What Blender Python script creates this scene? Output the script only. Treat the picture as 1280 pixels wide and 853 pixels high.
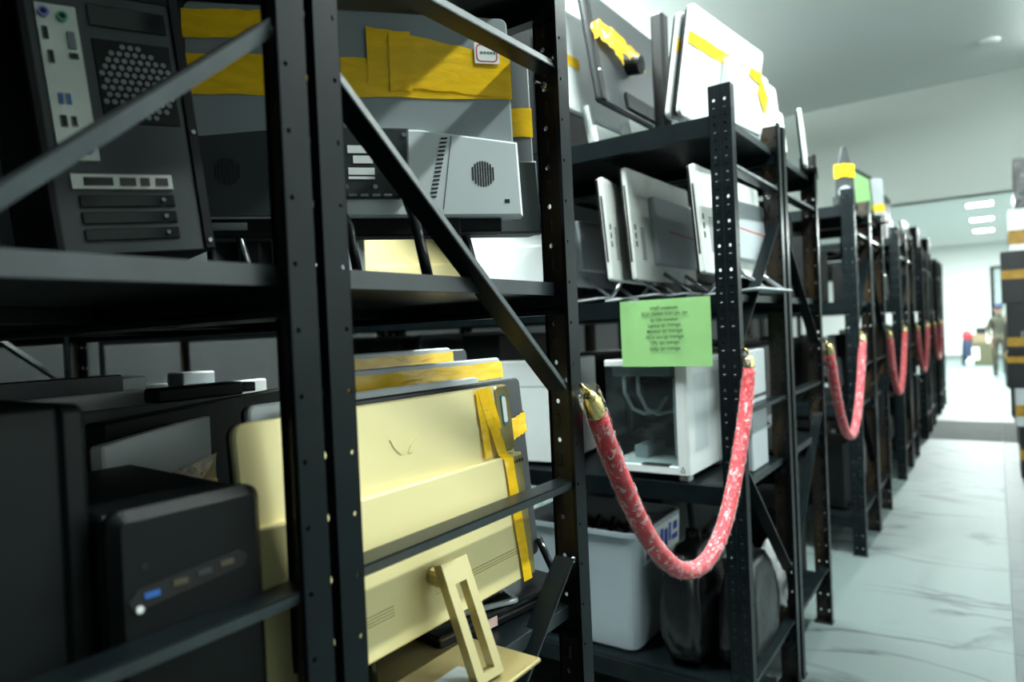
import bpy, bmesh, math, random
from mathutils import Vector, Matrix, Euler
random.seed(7)
R_ = math.radians
S = bpy.context.scene
for o in list(bpy.data.objects):
    bpy.data.objects.remove(o)
COL = S.collection

# ------------------------------------------------------------------ camera, world, lights, exposure
cam_data = bpy.data.cameras.new('camera')
cam = bpy.data.objects.new('camera', cam_data)
COL.objects.link(cam)
cam_data.sensor_width = 36.0
cam_data.lens = 36.0 * 853.0 / 1280.0
cam_data.clip_start = 0.02
cam_data.clip_end = 100
ax_r = Vector((0.81473, 0.57813, -0.04450))
ax_u = Vector((0.02845, 0.03679, 0.99892))
ax_b = Vector((0.57914, -0.81512, 0.01353))
cam.matrix_world = Matrix(((ax_r.x, ax_u.x, ax_b.x, 0.0), (ax_r.y, ax_u.y, ax_b.y, 0.0),
                           (ax_r.z, ax_u.z, ax_b.z, 1.32), (0, 0, 0, 1)))
cam_data.dof.use_dof = True
cam_data.dof.focus_distance = 1.25
cam_data.dof.aperture_fstop = 2.6
S.camera = cam

world = bpy.data.worlds.new('world')
S.world = world
world.use_nodes = True
wb = world.node_tree.nodes['Background']
wb.inputs['Color'].default_value = (0.86, 1.0, 0.97, 1)
wb.inputs['Strength'].default_value = 2.0

S.view_settings.view_transform = 'Standard'
S.view_settings.look = 'None'
S.view_settings.gamma = 1.0
S.view_settings.use_curve_mapping = False
S.view_settings.exposure = 0.55

LAMP_TINT = (0.88, 1.0, 0.965)
def area(name, loc, sx, sy, power, rot=(0, 0, 0)):
    d = bpy.data.lights.new(name, 'AREA')
    d.shape = 'RECTANGLE'; d.size = sx; d.size_y = sy; d.energy = power; d.color = LAMP_TINT
    o = bpy.data.objects.new(name, d); o.location = loc; o.rotation_euler = rot
    COL.objects.link(o)
    return o
CEIL = 3.53
HEAD_Y = 7.9
# the ceiling's strip lamps: each a fixture (built below) with its own light just under the tube
TUBES = [(0.42, 1.5), (0.42, 3.2), (-1.5, 1.5), (0.42, 4.9), (0.42, 6.6), (2.4, 3.2), (-1.5, 2.85), (-3.4, 4.9)]  # the last two are added out of view to brighten the ceiling
TUBE_Z = [CEIL, CEIL, 3.24, CEIL, CEIL, CEIL, 3.24, 3.16]     # three hang on wires, with uplights added to brighten the ceiling
TUBE_W = [58.0, 66.0, 80.0, 5.0, 1.5, 12.0, 60.0, 40.0]
TUBE_UP = [0, 0, 40.0, 0, 0, 0, 140.0, 360.0]
for (tx, ty), tw_, tz, tu in zip(TUBES, TUBE_W, TUBE_Z, TUBE_UP):
    area('strip_lamp_light', (tx, ty, tz - 0.075), 0.10, 1.3, tw_)
    if tu: area('ceiling_fill_uplight', (tx, ty, tz + 0.03), 0.10, 1.3, tu, (math.pi, 0, 0))
for k in range(4):
    area('far_lamp_light', (-0.20, 13.2 + 2.6 * k, 3.33), 0.4, 0.4, 330.0)

# ------------------------------------------------------------------ materials
def nn(nt, t, **kw):
    n = nt.nodes.new(t)
    for k, v in kw.items():
        setattr(n, k, v)
    return n
def mat(name, color, rough=0.5, metal=0.0, var=0.0, var_scale=20.0, bump=0.0, bump_scale=200.0, color2=None,
        mix_scale=None, mix_lo=0.45, mix_hi=0.6, coat=0.0, trans=0.0, alpha=1.0, emit=None, emit_s=0.0, sheen=0.0, stretch=(1, 1, 1), spec=0.5):
    m = bpy.data.materials.new(name)
    m.use_nodes = True
    nt = m.node_tree
    b = nt.nodes['Principled BSDF']
    b.inputs['Base Color'].default_value = (*color, 1)
    b.inputs['Roughness'].default_value = rough
    b.inputs['Metallic'].default_value = metal
    b.inputs['Coat Weight'].default_value = coat
    b.inputs['Transmission Weight'].default_value = trans
    b.inputs['Alpha'].default_value = alpha
    b.inputs['Sheen Weight'].default_value = sheen
    b.inputs['Specular IOR Level'].default_value = spec
    if emit:
        b.inputs['Emission Color'].default_value = (*emit, 1)
        b.inputs['Emission Strength'].default_value = emit_s
    tc = nn(nt, 'ShaderNodeTexCoord')
    mp = nn(nt, 'ShaderNodeMapping')
    mp.inputs['Scale'].default_value = stretch
    nt.links.new(tc.outputs['Object'], mp.inputs['Vector'])
    if color2 is not None or var > 0:
        nz = nn(nt, 'ShaderNodeTexNoise')
        nz.inputs['Scale'].default_value = mix_scale or var_scale
        nz.inputs['Detail'].default_value = 5
        nt.links.new(mp.outputs['Vector'], nz.inputs['Vector'])
        rp = nn(nt, 'ShaderNodeValToRGB')
        if color2 is not None:
            rp.color_ramp.elements[0].position = mix_lo; rp.color_ramp.elements[1].position = mix_hi
            rp.color_ramp.elements[0].color = (*color, 1); rp.color_ramp.elements[1].color = (*color2, 1)
        else:
            rp.color_ramp.elements[0].position = 0.3; rp.color_ramp.elements[1].position = 0.7
            rp.color_ramp.elements[0].color = (*[c * (1 - var) for c in color], 1)
            rp.color_ramp.elements[1].color = (*[min(1, c * (1 + var)) for c in color], 1)
        nt.links.new(nz.outputs['Fac'], rp.inputs['Fac'])
        nt.links.new(rp.outputs['Color'], b.inputs['Base Color'])
    if bump > 0:
        n2 = nn(nt, 'ShaderNodeTexNoise')
        n2.inputs['Scale'].default_value = bump_scale
        n2.inputs['Detail'].default_value = 3
        nt.links.new(mp.outputs['Vector'], n2.inputs['Vector'])
        bp = nn(nt, 'ShaderNodeBump')
        bp.inputs['Strength'].default_value = bump
        bp.inputs['Distance'].default_value = 0.002
        nt.links.new(n2.outputs['Fac'], bp.inputs['Height'])
        nt.links.new(bp.outputs['Normal'], b.inputs['Normal'])
    return m

M = {}
M['metal'] = mat('charcoal_powder_coat', (0.0048, 0.0078, 0.0092), 0.30, spec=0.17, var=0.25, var_scale=9, bump=0.12, bump_scale=900)
M['metal_glint'] = mat('glint_grey_edge_coat', (0.058, 0.070, 0.074), 0.33, var=0.2, var_scale=30, bump=0.15, bump_scale=700)  # lighter copy of the rack coat, painting the highlight along brace edges
M['metal_lip_lit'] = mat('lit_shelf_lip', (0.026, 0.034, 0.037), 0.33, var=0.2, var_scale=20)  # lighter rack coat, painting the sheen on the shelf ends
M['metal_in'] = mat('raw_brown_post_inside', (0.020, 0.0155, 0.012), 0.30, color2=(0.13, 0.078, 0.034), mix_scale=7, mix_lo=0.48, mix_hi=0.78, stretch=(1, 1, .35))
M['steel'] = mat('bright_steel', (0.72, 0.74, 0.74), 0.25, metal=1.0, var=0.1)
M['chrome'] = mat('grey_tube_steel', (0.30, 0.31, 0.32), 0.28, metal=1.0)
M['black'] = mat('black_plastic', (0.0035, 0.0045, 0.005), 0.45, spec=0.22, var=0.2, var_scale=15, bump=0.15, bump_scale=1200)
M['black_gloss'] = mat('glossy_black_plastic', (0.010, 0.011, 0.012), 0.16, var=0.15)
M['dark_grey'] = mat('dark_grey_plastic', (0.036, 0.041, 0.044), 0.30, var=0.12, var_scale=6, bump=0.08, bump_scale=1500)
M['mid_grey'] = mat('mid_grey_plastic', (0.16, 0.175, 0.18), 0.36, var=0.08, var_scale=5, bump=0.08, bump_scale=1500)
M['aio_upper'] = mat('graphite_plastic', (0.25, 0.28, 0.29), 0.30, var=0.06, var_scale=6, bump=0.06, bump_scale=1500)
M['aio_lower'] = mat('satin_grey_plastic', (0.62, 0.66, 0.67), 0.36, var=0.05, var_scale=6, bump=0.06, bump_scale=1500)
M['silver'] = mat('silver_grey_plastic', (0.42, 0.46, 0.48), 0.33, var=0.06, var_scale=4)
M['white'] = mat('white_plastic', (0.80, 0.84, 0.84), 0.38, var=0.04, var_scale=4)
M['insert'] = mat('pale_mesh_insert', (0.66, 0.72, 0.74), 0.45, bump=0.4, bump_scale=1500)
M['white_old'] = mat('worn_white_plastic', (0.74, 0.77, 0.74), 0.45, color2=(0.56, 0.53, 0.42), mix_scale=6, mix_lo=0.55, mix_hi=0.75)
M['gold'] = mat('champagne_gold_lacquer', (0.83, 0.71, 0.36), 0.30, metal=0.1, var=0.05, var_scale=3)
M['gold_neck'] = mat('satin_gold_metal', (0.58, 0.49, 0.25), 0.3, metal=0.4)
M['gold_dark'] = mat('dull_gold_metal', (0.42, 0.34, 0.15), 0.34, metal=0.5, var=0.08, var_scale=5)
M['gold_pale'] = mat('pale_gold_lacquer', (0.90, 0.86, 0.66), 0.25, metal=0.1)
M['slot'] = mat('dark_opening', (0.004, 0.004, 0.005), 0.7)
M['screen'] = mat('dark_screen_glass', (0.006, 0.007, 0.008), 0.08)
M['blue_port'] = mat('blue_port_plastic', (0.03, 0.12, 0.42), 0.4)
M['brown_port'] = mat('brown_port_plastic', (0.07, 0.055, 0.03), 0.5)
M['green_port'] = mat('green_port_plastic', (0.04, 0.33, 0.20), 0.4)
M['purple_port'] = mat('purple_port_plastic', (0.18, 0.20, 0.55), 0.4)
M['shield'] = mat('io_shield_tin', (0.55, 0.56, 0.53), 0.33, metal=0.8, var=0.15, var_scale=12)
M['sticker'] = mat('white_sticker', (0.82, 0.84, 0.82), 0.5)
M['red'] = mat('red_print', (0.55, 0.03, 0.03), 0.5)
M['teal'] = mat('teal_print', (0.03, 0.22, 0.26), 0.5)
M['blue'] = mat('blue_print', (0.02, 0.06, 0.45), 0.5)
M['ink'] = mat('black_ink', (0.01, 0.02, 0.01), 0.7)
M['green_paper'] = mat('light_green_paper', (0.29, 0.57, 0.21), 0.7, var=0.06, var_scale=9)
M['brass'] = mat('polished_brass', (0.80, 0.62, 0.24), 0.22, metal=1.0, var=0.1)
M['pink_label'] = mat('pink_label', (0.75, 0.50, 0.46), 0.6)
M['box_black'] = mat('black_carton', (0.014, 0.015, 0.016), 0.35, var=0.3, var_scale=4)
M['cardboard'] = mat('brown_cardboard', (0.20, 0.155, 0.095), 0.8, var=0.1, var_scale=8)
M['khaki'] = mat('khaki_cloth', (0.075, 0.068, 0.042), 0.9, color2=(0.035, 0.034, 0.022), mix_scale=9)
M['olive'] = mat('olive_cloth', (0.030, 0.034, 0.022), 0.9, color2=(0.06, 0.054, 0.034), mix_scale=9)
M['khaki_crate'] = mat('khaki_crate_paint', (0.085, 0.088, 0.048), 0.7, var=0.1)
M['skin'] = mat('skin', (0.55, 0.33, 0.25), 0.6)
M['shoe'] = mat('black_shoe', (0.01, 0.01, 0.012), 0.5)
M['navy'] = mat('navy_cloth', (0.02, 0.035, 0.07), 0.9)
M['wall'] = mat('pale_wall_paint', (0.50, 0.545, 0.51), 0.75, bump=0.05, bump_scale=90)
M['ceil'] = mat('white_ceiling_paint', (0.76, 0.81, 0.79), 0.8, bump=0.03, bump_scale=90)
M['wall_dark'] = mat('slate_grey_wall_paint', (0.10, 0.115, 0.12), 0.75)
M['wall_shade'] = mat('shade_black_wall', (0.014, 0.016, 0.017), 0.8)  # near-black puts the darkness of the deep racks into the wall colour
M['wall_far'] = mat('white_far_wall_paint', (0.86, 0.88, 0.86), 0.8)
M['tube'] = mat('lamp_diffuser', (0.9, 0.9, 0.9), 0.5, emit=(0.9, 1.0, 0.97), emit_s=26.0)
M['lampbody'] = mat('white_lamp_housing', (0.8, 0.82, 0.82), 0.5)
M['floor_band'] = mat('dark_floor_band', (0.03, 0.038, 0.036), 0.75, spec=0.08, var=0.15, var_scale=4)  # darker colour for one band of floor tiles
M['joint'] = mat('grey_grout', (0.34, 0.38, 0.37), 0.8)
M['water_hose'] = mat('white_tubing', (0.62, 0.66, 0.66), 0.35)
M['inside_dark'] = mat('dark_case_interior', (0.03, 0.034, 0.036), 0.5, var=0.3)
M['bag'] = mat('shiny_black_bag', (0.008, 0.009, 0.010), 0.28, var=0.2, bump=0.9, bump_scale=28)
M['vest'] = mat('red_cloth', (0.6, 0.03, 0.04), 0.8)

def marble(name, base, vein, seed):
    m = bpy.data.materials.new(name); m.use_nodes = True
    nt = m.node_tree; b = nt.nodes['Principled BSDF']
    tc = nn(nt, 'ShaderNodeTexCoord'); mp = nn(nt, 'ShaderNodeMapping')
    mp.inputs['Location'].default_value = (seed, seed * 1.7, 0)
    mp.inputs['Rotation'].default_value = (0, 0, R_(22))
    mp.inputs['Scale'].default_value = (0.9, 2.1, 1)
    nt.links.new(tc.outputs['Object'], mp.inputs['Vector'])
    nz = nn(nt, 'ShaderNodeTexNoise'); nz.inputs['Scale'].default_value = 1.1; nz.inputs['Detail'].default_value = 6
    nz.inputs['Distortion'].default_value = 0.6
    nt.links.new(mp.outputs['Vector'], nz.inputs['Vector'])
    sub = nn(nt, 'ShaderNodeMath', operation='SUBTRACT'); sub.inputs[1].default_value = 0.5
    nt.links.new(nz.outputs['Fac'], sub.inputs[0])
    ab = nn(nt, 'ShaderNodeMath', operation='ABSOLUTE'); nt.links.new(sub.outputs[0], ab.inputs[0])
    rp = nn(nt, 'ShaderNodeValToRGB')
    rp.color_ramp.elements[0].position = 0.0; rp.color_ramp.elements[0].color = (*vein, 1)
    rp.color_ramp.elements[1].position = 0.035; rp.color_ramp.elements[1].color = (*base, 1)
    nt.links.new(ab.outputs[0], rp.inputs['Fac'])
    n2 = nn(nt, 'ShaderNodeTexNoise'); n2.inputs['Scale'].default_value = 1.4
    nt.links.new(mp.outputs['Vector'], n2.inputs['Vector'])
    r2 = nn(nt, 'ShaderNodeValToRGB')
    r2.color_ramp.elements[0].position = 0.42; r2.color_ramp.elements[0].color = (0, 0, 0, 1)
    r2.color_ramp.elements[1].position = 0.62; r2.color_ramp.elements[1].color = (1, 1, 1, 1)
    nt.links.new(n2.outputs['Fac'], r2.inputs['Fac'])
    mx = nn(nt, 'ShaderNodeMix', data_type='RGBA')
    nt.links.new(r2.outputs['Color'], mx.inputs['Factor'])
    mx.inputs[6].default_value = (*base, 1)
    nt.links.new(rp.outputs['Color'], mx.inputs[7])
    nt.links.new(mx.outputs[2], b.inputs['Base Color'])
    b.inputs['Roughness'].default_value = 0.55
    b.inputs['Specular IOR Level'].default_value = 0.16
    return m
M['marble'] = marble('pale_veined_marble', (0.125, 0.157, 0.153), (0.04, 0.055, 0.058), 3.1)
M['marble_grey'] = marble('grey_veined_marble', (0.066, 0.082, 0.082), (0.04, 0.05, 0.055), 8.4)

def see_through(name, color, fac_lo, fac_hi, scale, rough=0.2, stretch=(1, 1, 1), bump=0.4, tint=(1, 1, 1), lo=0.42, hi=0.68):
    m = bpy.data.materials.new(name); m.use_nodes = True
    nt = m.node_tree; b = nt.nodes['Principled BSDF']; out = nt.nodes['Material Output']
    b.inputs['Base Color'].default_value = (*color, 1); b.inputs['Roughness'].default_value = rough
    tr = nn(nt, 'ShaderNodeBsdfTransparent'); tr.inputs['Color'].default_value = (*tint, 1)
    tc = nn(nt, 'ShaderNodeTexCoord'); mp = nn(nt, 'ShaderNodeMapping'); mp.inputs['Scale'].default_value = stretch
    nt.links.new(tc.outputs['Object'], mp.inputs['Vector'])
    nz = nn(nt, 'ShaderNodeTexNoise'); nz.inputs['Scale'].default_value = scale; nz.inputs['Detail'].default_value = 4
    nz.inputs['Distortion'].default_value = 1.2
    nt.links.new(mp.outputs['Vector'], nz.inputs['Vector'])
    mr = nn(nt, 'ShaderNodeMapRange')
    mr.inputs['From Min'].default_value = lo; mr.inputs['From Max'].default_value = hi
    mr.inputs['To Min'].default_value = fac_lo; mr.inputs['To Max'].default_value = fac_hi
    nt.links.new(nz.outputs['Fac'], mr.inputs['Value'])
    bp = nn(nt, 'ShaderNodeBump'); bp.inputs['Strength'].default_value = bump; bp.inputs['Distance'].default_value = 0.004
    nt.links.new(nz.outputs['Fac'], bp.inputs['Height']); nt.links.new(bp.outputs['Normal'], b.inputs['Normal'])
    mx = nn(nt, 'ShaderNodeMixShader')
    nt.links.new(mr.outputs['Result'], mx.inputs['Fac'])
    nt.links.new(tr.outputs[0], mx.inputs[1]); nt.links.new(b.outputs[0], mx.inputs[2])
    nt.links.new(mx.outputs[0], out.inputs['Surface'])
    return m
M['tape'] = see_through('amber_packing_tape', (1.0, 0.60, 0.02), 0.84, 0.99, 14, 0.18, (1, 1, 3), 0.35, (0.95, 0.7, 0.12))
M['tape_dull'] = mat('brown_shaded_tape', (0.30, 0.17, 0.02), 0.35, var=0.2)  # brown tape, and amber bands darkened in colour for their shade
M['wrap'] = see_through('clear_plastic_wrap', (0.92, 0.90, 0.90), 0.02, 0.55, 48, 0.08, (2.2, 1, 1.3), 0.9, lo=0.49, hi=0.74)
M['glass'] = see_through('dusty_case_glass', (0.25, 0.30, 0.31), 0.03, 0.09, 8, 0.05, (1, 1, 1), 0.0, (0.75, 0.8, 0.8))
M['binplastic'] = mat('milky_translucent_plastic', (0.42, 0.48, 0.53), 0.32, var=0.08, var_scale=3, trans=0.0)
M['velvet'] = mat('red_velvet', (0.50, 0.0015, 0.016), 0.65, var=0.3, var_scale=60, bump=0.3, bump_scale=300, sheen=0.15)
M['film'] = see_through('clear_film', (0.8, 0.85, 0.85), 0.02, 0.3, 18, 0.1, (1, 1, 1), 0.6)

# ------------------------------------------------------------------ mesh helpers
class MB:
    def __init__(s):
        s.v = []; s.f = []; s.m = []; s.mi = 0
    def add(s, vs, fs):
        b = len(s.v)
        s.v += [tuple(p) for p in vs]
        for f in fs:
            s.f.append(tuple(i + b for i in f)); s.m.append(s.mi)
        return s
    def box(s, x0, x1, y0, y1, z0, z1, c=0.0, T=None):
        if x0 > x1: x0, x1 = x1, x0
        if y0 > y1: y0, y1 = y1, y0
        if z0 > z1: z0, z1 = z1, z0
        c = min(c, 0.45 * min(x1 - x0, y1 - y0, z1 - z0))
        bm = bmesh.new()
        bmesh.ops.create_cube(bm, size=1)
        for v in bm.verts:
            v.co = Vector((x0 if v.co.x < 0 else x1, y0 if v.co.y < 0 else y1, z0 if v.co.z < 0 else z1))
        if c > 0:
            bmesh.ops.bevel(bm, geom=bm.edges[:], offset=c, segments=1, affect='EDGES', profile=0.5)
        bm.verts.index_update()
        vs = [v.co.copy() for v in bm.verts]
        if T: vs = [T @ v for v in vs]
        s.add(vs, [[v.index for v in f.verts] for f in bm.faces])
        bm.free()
        return s
    def prism(s, poly, a0, a1, axis='y', c=0.0, T=None):
        """extrude a 2D outline; axis y: outline is (x,z); x: (y,z); z: (x,y)"""
        n = len(poly)
        ar = sum(poly[i][0] * poly[(i + 1) % n][1] - poly[(i + 1) % n][0] * poly[i][1] for i in range(n))
        if ar < 0: poly = poly[::-1]
        def off(d):
            r = []
            for i in range(n):
                p0, p1, p2 = Vector(poly[i - 1]), Vector(poly[i]), Vector(poly[(i + 1) % n])
                e0 = (p1 - p0); e1 = (p2 - p1)
                if e0.length < 1e-9 or e1.length < 1e-9: r.append(p1); continue
                e0.normalize(); e1.normalize()
                n0 = Vector((-e0.y, e0.x)); n1 = Vector((-e1.y, e1.x))
                b = n0 + n1
                if b.length < 1e-6: r.append(p1); continue
                b.normalize()
                r.append(p1 + b * d / max(0.3, b.dot(n0)))
            return r
        if a0 > a1: a0, a1 = a1, a0
        rings = [(off(c), a0), (poly, a0 + c), (poly, a1 - c), (off(c), a1)] if c > 0 else [(poly, a0), (poly, a1)]
        vs = []
        for pl, a in rings:
            for p in pl:
                if axis == 'y': vs.append(Vector((p[0], a, p[1])))
                elif axis == 'x': vs.append(Vector((a, p[0], p[1])))
                else: vs.append(Vector((p[0], p[1], a)))
        fs = []
        fl = axis == 'y'
        for k in range(len(rings) - 1):
            for i in range(n):
                q = (k * n + i, k * n + (i + 1) % n, (k + 1) * n + (i + 1) % n, (k + 1) * n + i)
                fs.append(q[::-1] if fl else q)
        lo = tuple(range(n))[::-1]; hi = tuple(range((len(rings) - 1) * n, len(rings) * n))
        fs += [lo[::-1], hi[::-1]] if fl else [lo, hi]
        if T: vs = [T @ v for v in vs]
        return s.add(vs, fs)
    def tube(s, pts, r, n=10, cap=True):
        pts = [Vector(p) for p in pts]
        rs = r if isinstance(r, (list, tuple)) else [r] * len(pts)
        t = (pts[1] - pts[0]).normalized()
        up = Vector((0, 0, 1)) if abs(t.z) < 0.9 else Vector((1, 0, 0))
        nx = t.cross(up).normalized()
        vs = []
        for i, p in enumerate(pts):
            if i == 0: t = pts[1] - pts[0]
            elif i == len(pts) - 1: t = pts[-1] - pts[-2]
            else: t = pts[i + 1] - pts[i - 1]
            t.normalize()
            nx = (nx - t * nx.dot(t)).normalized(); ny = t.cross(nx)
            for k in range(n):
                a = 2 * math.pi * k / n
                vs.append(p + (nx * math.cos(a) + ny * math.sin(a)) * rs[i])
        fs = []
        for i in range(len(pts) - 1):
            for k in range(n):
                fs.append((i * n + k, i * n + (k + 1) % n, (i + 1) * n + (k + 1) % n, (i + 1) * n + k))
        if cap:
            fs.append(tuple(range(n))[::-1]); fs.append(tuple(range((len(pts) - 1) * n, len(pts) * n)))
        return s.add(vs, fs)
    def cyl(s, p0, p1, r, n=10):
        return s.tube([p0, p1], r, n)
    def build(s, name, mats, parent=None, smooth=False, flip=False, loc=None):
        me = bpy.data.meshes.new(name)
        fs = [f[::-1] for f in s.f] if flip else s.f
        me.from_pydata(s.v, [], fs)
        if not isinstance(mats, (list, tuple)): mats = [mats]
        for m in mats: me.materials.append(M[m] if isinstance(m, str) else m)
        if len(mats) > 1:
            for p, i in zip(me.polygons, s.m): p.material_index = i
        if smooth:
            for p in me.polygons: p.use_smooth = True
        me.update()
        return link(name, me, parent, loc)

def link(name, me, parent=None, loc=None):
    o = bpy.data.objects.new(name, me)
    COL.objects.link(o)
    if parent: o.parent = parent
    if loc: o.location = loc
    return o
def tag(o, label, cat, group=None):
    o['label'] = label; o['category'] = cat
    if group: o['group'] = group
    return o
def thing(name, label, cat, loc=(0, 0, 0), rot=(0, 0, 0), group=None):
    o = bpy.data.objects.new(name, None)
    COL.objects.link(o)
    o.location = loc; o.rotation_euler = rot; o.empty_display_size = 0.1
    return tag(o, label, cat, group)
def struct(name, mb, m, parent=None):
    o = mb.build(name, m, parent)
    if not parent: o['kind'] = 'structure'
    return o
def copy_tree(o, parent=None):
    c = o.copy(); COL.objects.link(c); c.parent = parent
    for ch in list(o.children): copy_tree(ch, c)
    return c
def copy_thing(o, label, loc, rot=None, group=None):
    c = copy_tree(o); c.location = loc; c['label'] = label
    if rot is not None: c.rotation_euler = rot
    if group: c['group'] = group
    return c
def rrect(x0, x1, z0, z1, r, n=4):
    p = []
    for (cx, cz, a0) in ((x1 - r, z1 - r, 0), (x0 + r, z1 - r, 90), (x0 + r, z0 + r, 180), (x1 - r, z0 + r, 270)):
        for i in range(n + 1):
            a = R_(a0 + 90 * i / n); p.append((cx + r * math.cos(a), cz + r * math.sin(a)))
    return p
def ellipse(cx, cz, rx, rz, n=20):
    return [(cx + rx * math.cos(2 * math.pi * i / n), cz + rz * math.sin(2 * math.pi * i / n)) for i in range(n)]

def tape_strip(parent, pts, wvec, width, jitter=0.0012, nvec=(0, -1, 0), nw=4, sub=6, name='packing_tape'):
    """a crumpled strip of tape through pts; wvec is the across direction"""
    w = Vector(wvec).normalized(); nv = Vector(nvec)
    P = []
    pts = [Vector(p) for p in pts]
    for i in range(len(pts) - 1):
        for k in range(sub): P.append(pts[i].lerp(pts[i + 1], k / sub))
    P.append(pts[-1])
    mb = MB(); vs = []; fs = []
    for i, p in enumerate(P):
        ww = width * random.uniform(0.93, 1.05)
        for j in range(nw + 1):
            vs.append(p + w * ww * (j / nw - 0.5) + nv * random.uniform(0.0004, jitter + 0.0004))
    n = nw + 1
    for i in range(len(P) - 1):
        for j in range(nw):
            fs.append((i * n + j, i * n + j + 1, (i + 1) * n + j + 1, (i + 1) * n + j))
    mb.add(vs, fs)
    return mb.build(name, 'tape', parent, smooth=True)

# ------------------------------------------------------------------ the room
XL, XR, YB, YF = -6.2, 4.2, -3.2, 25.0
fl = struct('floor', MB().box(XL, XR, YB, YF, -0.08, -0.006), 'joint')
TW, TL = 0.80, 1.60
tile_me = {}
def floor_tile(x0, x1, y0, y1, key):
    mb = MB().box(x0 + .001, x1 - .001, y0 + .001, y1 - .001, -0.012, 0.0, 0.0008)
    mb.build('floor_tile', key, fl)
xs = [0.02 + TW * k for k in range(-8, 6)]
for x in xs:
    x0, x1 = max(x, XL), min(x + TW, XR)
    if x1 - x0 < .05: continue
    key = 'marble_grey' if x >= 0.0 and x < 0.5 else 'marble'
    y = YB
    while y < 8.35:
        floor_tile(x0, x1, y, min(y + TL, 8.35), key); y += TL
    floor_tile(x0, x1, 8.35, 9.85, 'floor_band')
    y = 9.85
    while y < YF:
        floor_tile(x0, x1, y, min(y + 3.2, YF), 'marble'); y += 3.2
struct('ceiling', MB().box(XL, XR, YB, HEAD_Y + .2, CEIL, CEIL + .1), 'ceil')
struct('ceiling_far', MB().box(XL, XR, HEAD_Y + .2, YF, 3.36, 3.46), 'wall_far')
struct('wall_header', MB().box(XL, XR, HEAD_Y, HEAD_Y + .2, 2.435, CEIL), 'wall')
struct('wall_left', MB().box(XL - .1, XL, YB, YF, -.08, CEIL + .1), 'wall_shade')
struct('wall_far', MB().box(XL, XR, YF, YF + .1, -.08, CEIL + .1), 'wall_far')
# right wall: unseen, open bays added between its piers to let light in
wr = MB()
wr.box(XR, XR + .12, YB, YF, -.08, 1.45); wr.box(XR, XR + .12, YB, YF, 3.35, CEIL + .1)
wr.box(XR, XR + .12, 12.5, YF, 1.45, 3.35)
wr.box(XR, XR + .12, YB, 1.0, 1.45, 3.35)
for y in (3.3, 5.6, HEAD_Y, 10.2): wr.box(XR, XR + .12, y, y + .2, 1.45, 3.35)
struct('wall_right', wr, 'wall')
struct('wall_back', MB().box(XL, XR, YB - .1, YB, -.08, CEIL + .1), 'wall_dark')
# pale door frame standing in the far wall opening
# strip lamps on the near ceiling, panel lamps on the far ceiling
for i, (tx, ty) in enumerate(TUBES):
    where = ['over the aisle beside the nearest rope', 'over the aisle by the second rack row', 'over the gap with the nearest rope', 'over the aisle by the third rack row',
             'over the aisle, next to the header wall', 'towards the right wall', 'over the second rack row, added to light the ceiling', 'hidden deep over the third rack row, added to light the ceiling'][i]
    t = thing('strip_lamp', 'white ceiling strip lamp ' + where, 'lamp', (tx, ty, TUBE_Z[i]), group='strip lamps on the near ceiling')
    for wy in ((-.55, .55) if TUBE_UP[i] else ()): MB().cyl((0, wy, -.01), (0, wy, CEIL - TUBE_Z[i]), .002, 6).build('hanging_wire', 'steel', t)
    MB().box(-.05, .05, -.68, .68, -.04, 0, .004).build('housing', 'lampbody', t)
    MB().prism([(-.03, -.04), (.03, -.04), (.022, -.062), (-.022, -.062)], -.65, .65, 'y').build('diffuser', 'tube', t)
for k in range(4):
    t = thing('panel_lamp', 'square white ceiling lamp of the far room, %s from the header wall' % ['first', 'second', 'third', 'fourth', 'fifth'][k], 'lamp',
              (-0.20, 13.2 + 2.6 * k, 3.36), group='ceiling lamps of the far room')
    MB().box(-.22, .22, -.22, .22, -.018, 0, .004).build('frame', 'lampbody', t)
    MB().box(-.20, .20, -.20, .20, -.022, -.015).build('diffuser', 'tube', t)
# round ceiling vent cover, barely darker than the ceiling
t = thing('ceiling_detector', 'small flat round detector on the near ceiling by the header wall', 'detector', (0.02, 6.9, CEIL))
MB().tube([(0, 0, 0), (0, 0, -.018), (0, 0, -.03)], [.075, .072, .05], 20).build('cover', 'ceil', t)

# ------------------------------------------------------------------ steel shelving
LV = (0.21, 0.825, 1.405, 1.935)
UL, UD, PH = 2.0, 0.565, 2.02
F1, F2, TH, PITCH = 0.067, 0.036, 0.0022, 0.0715

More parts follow.
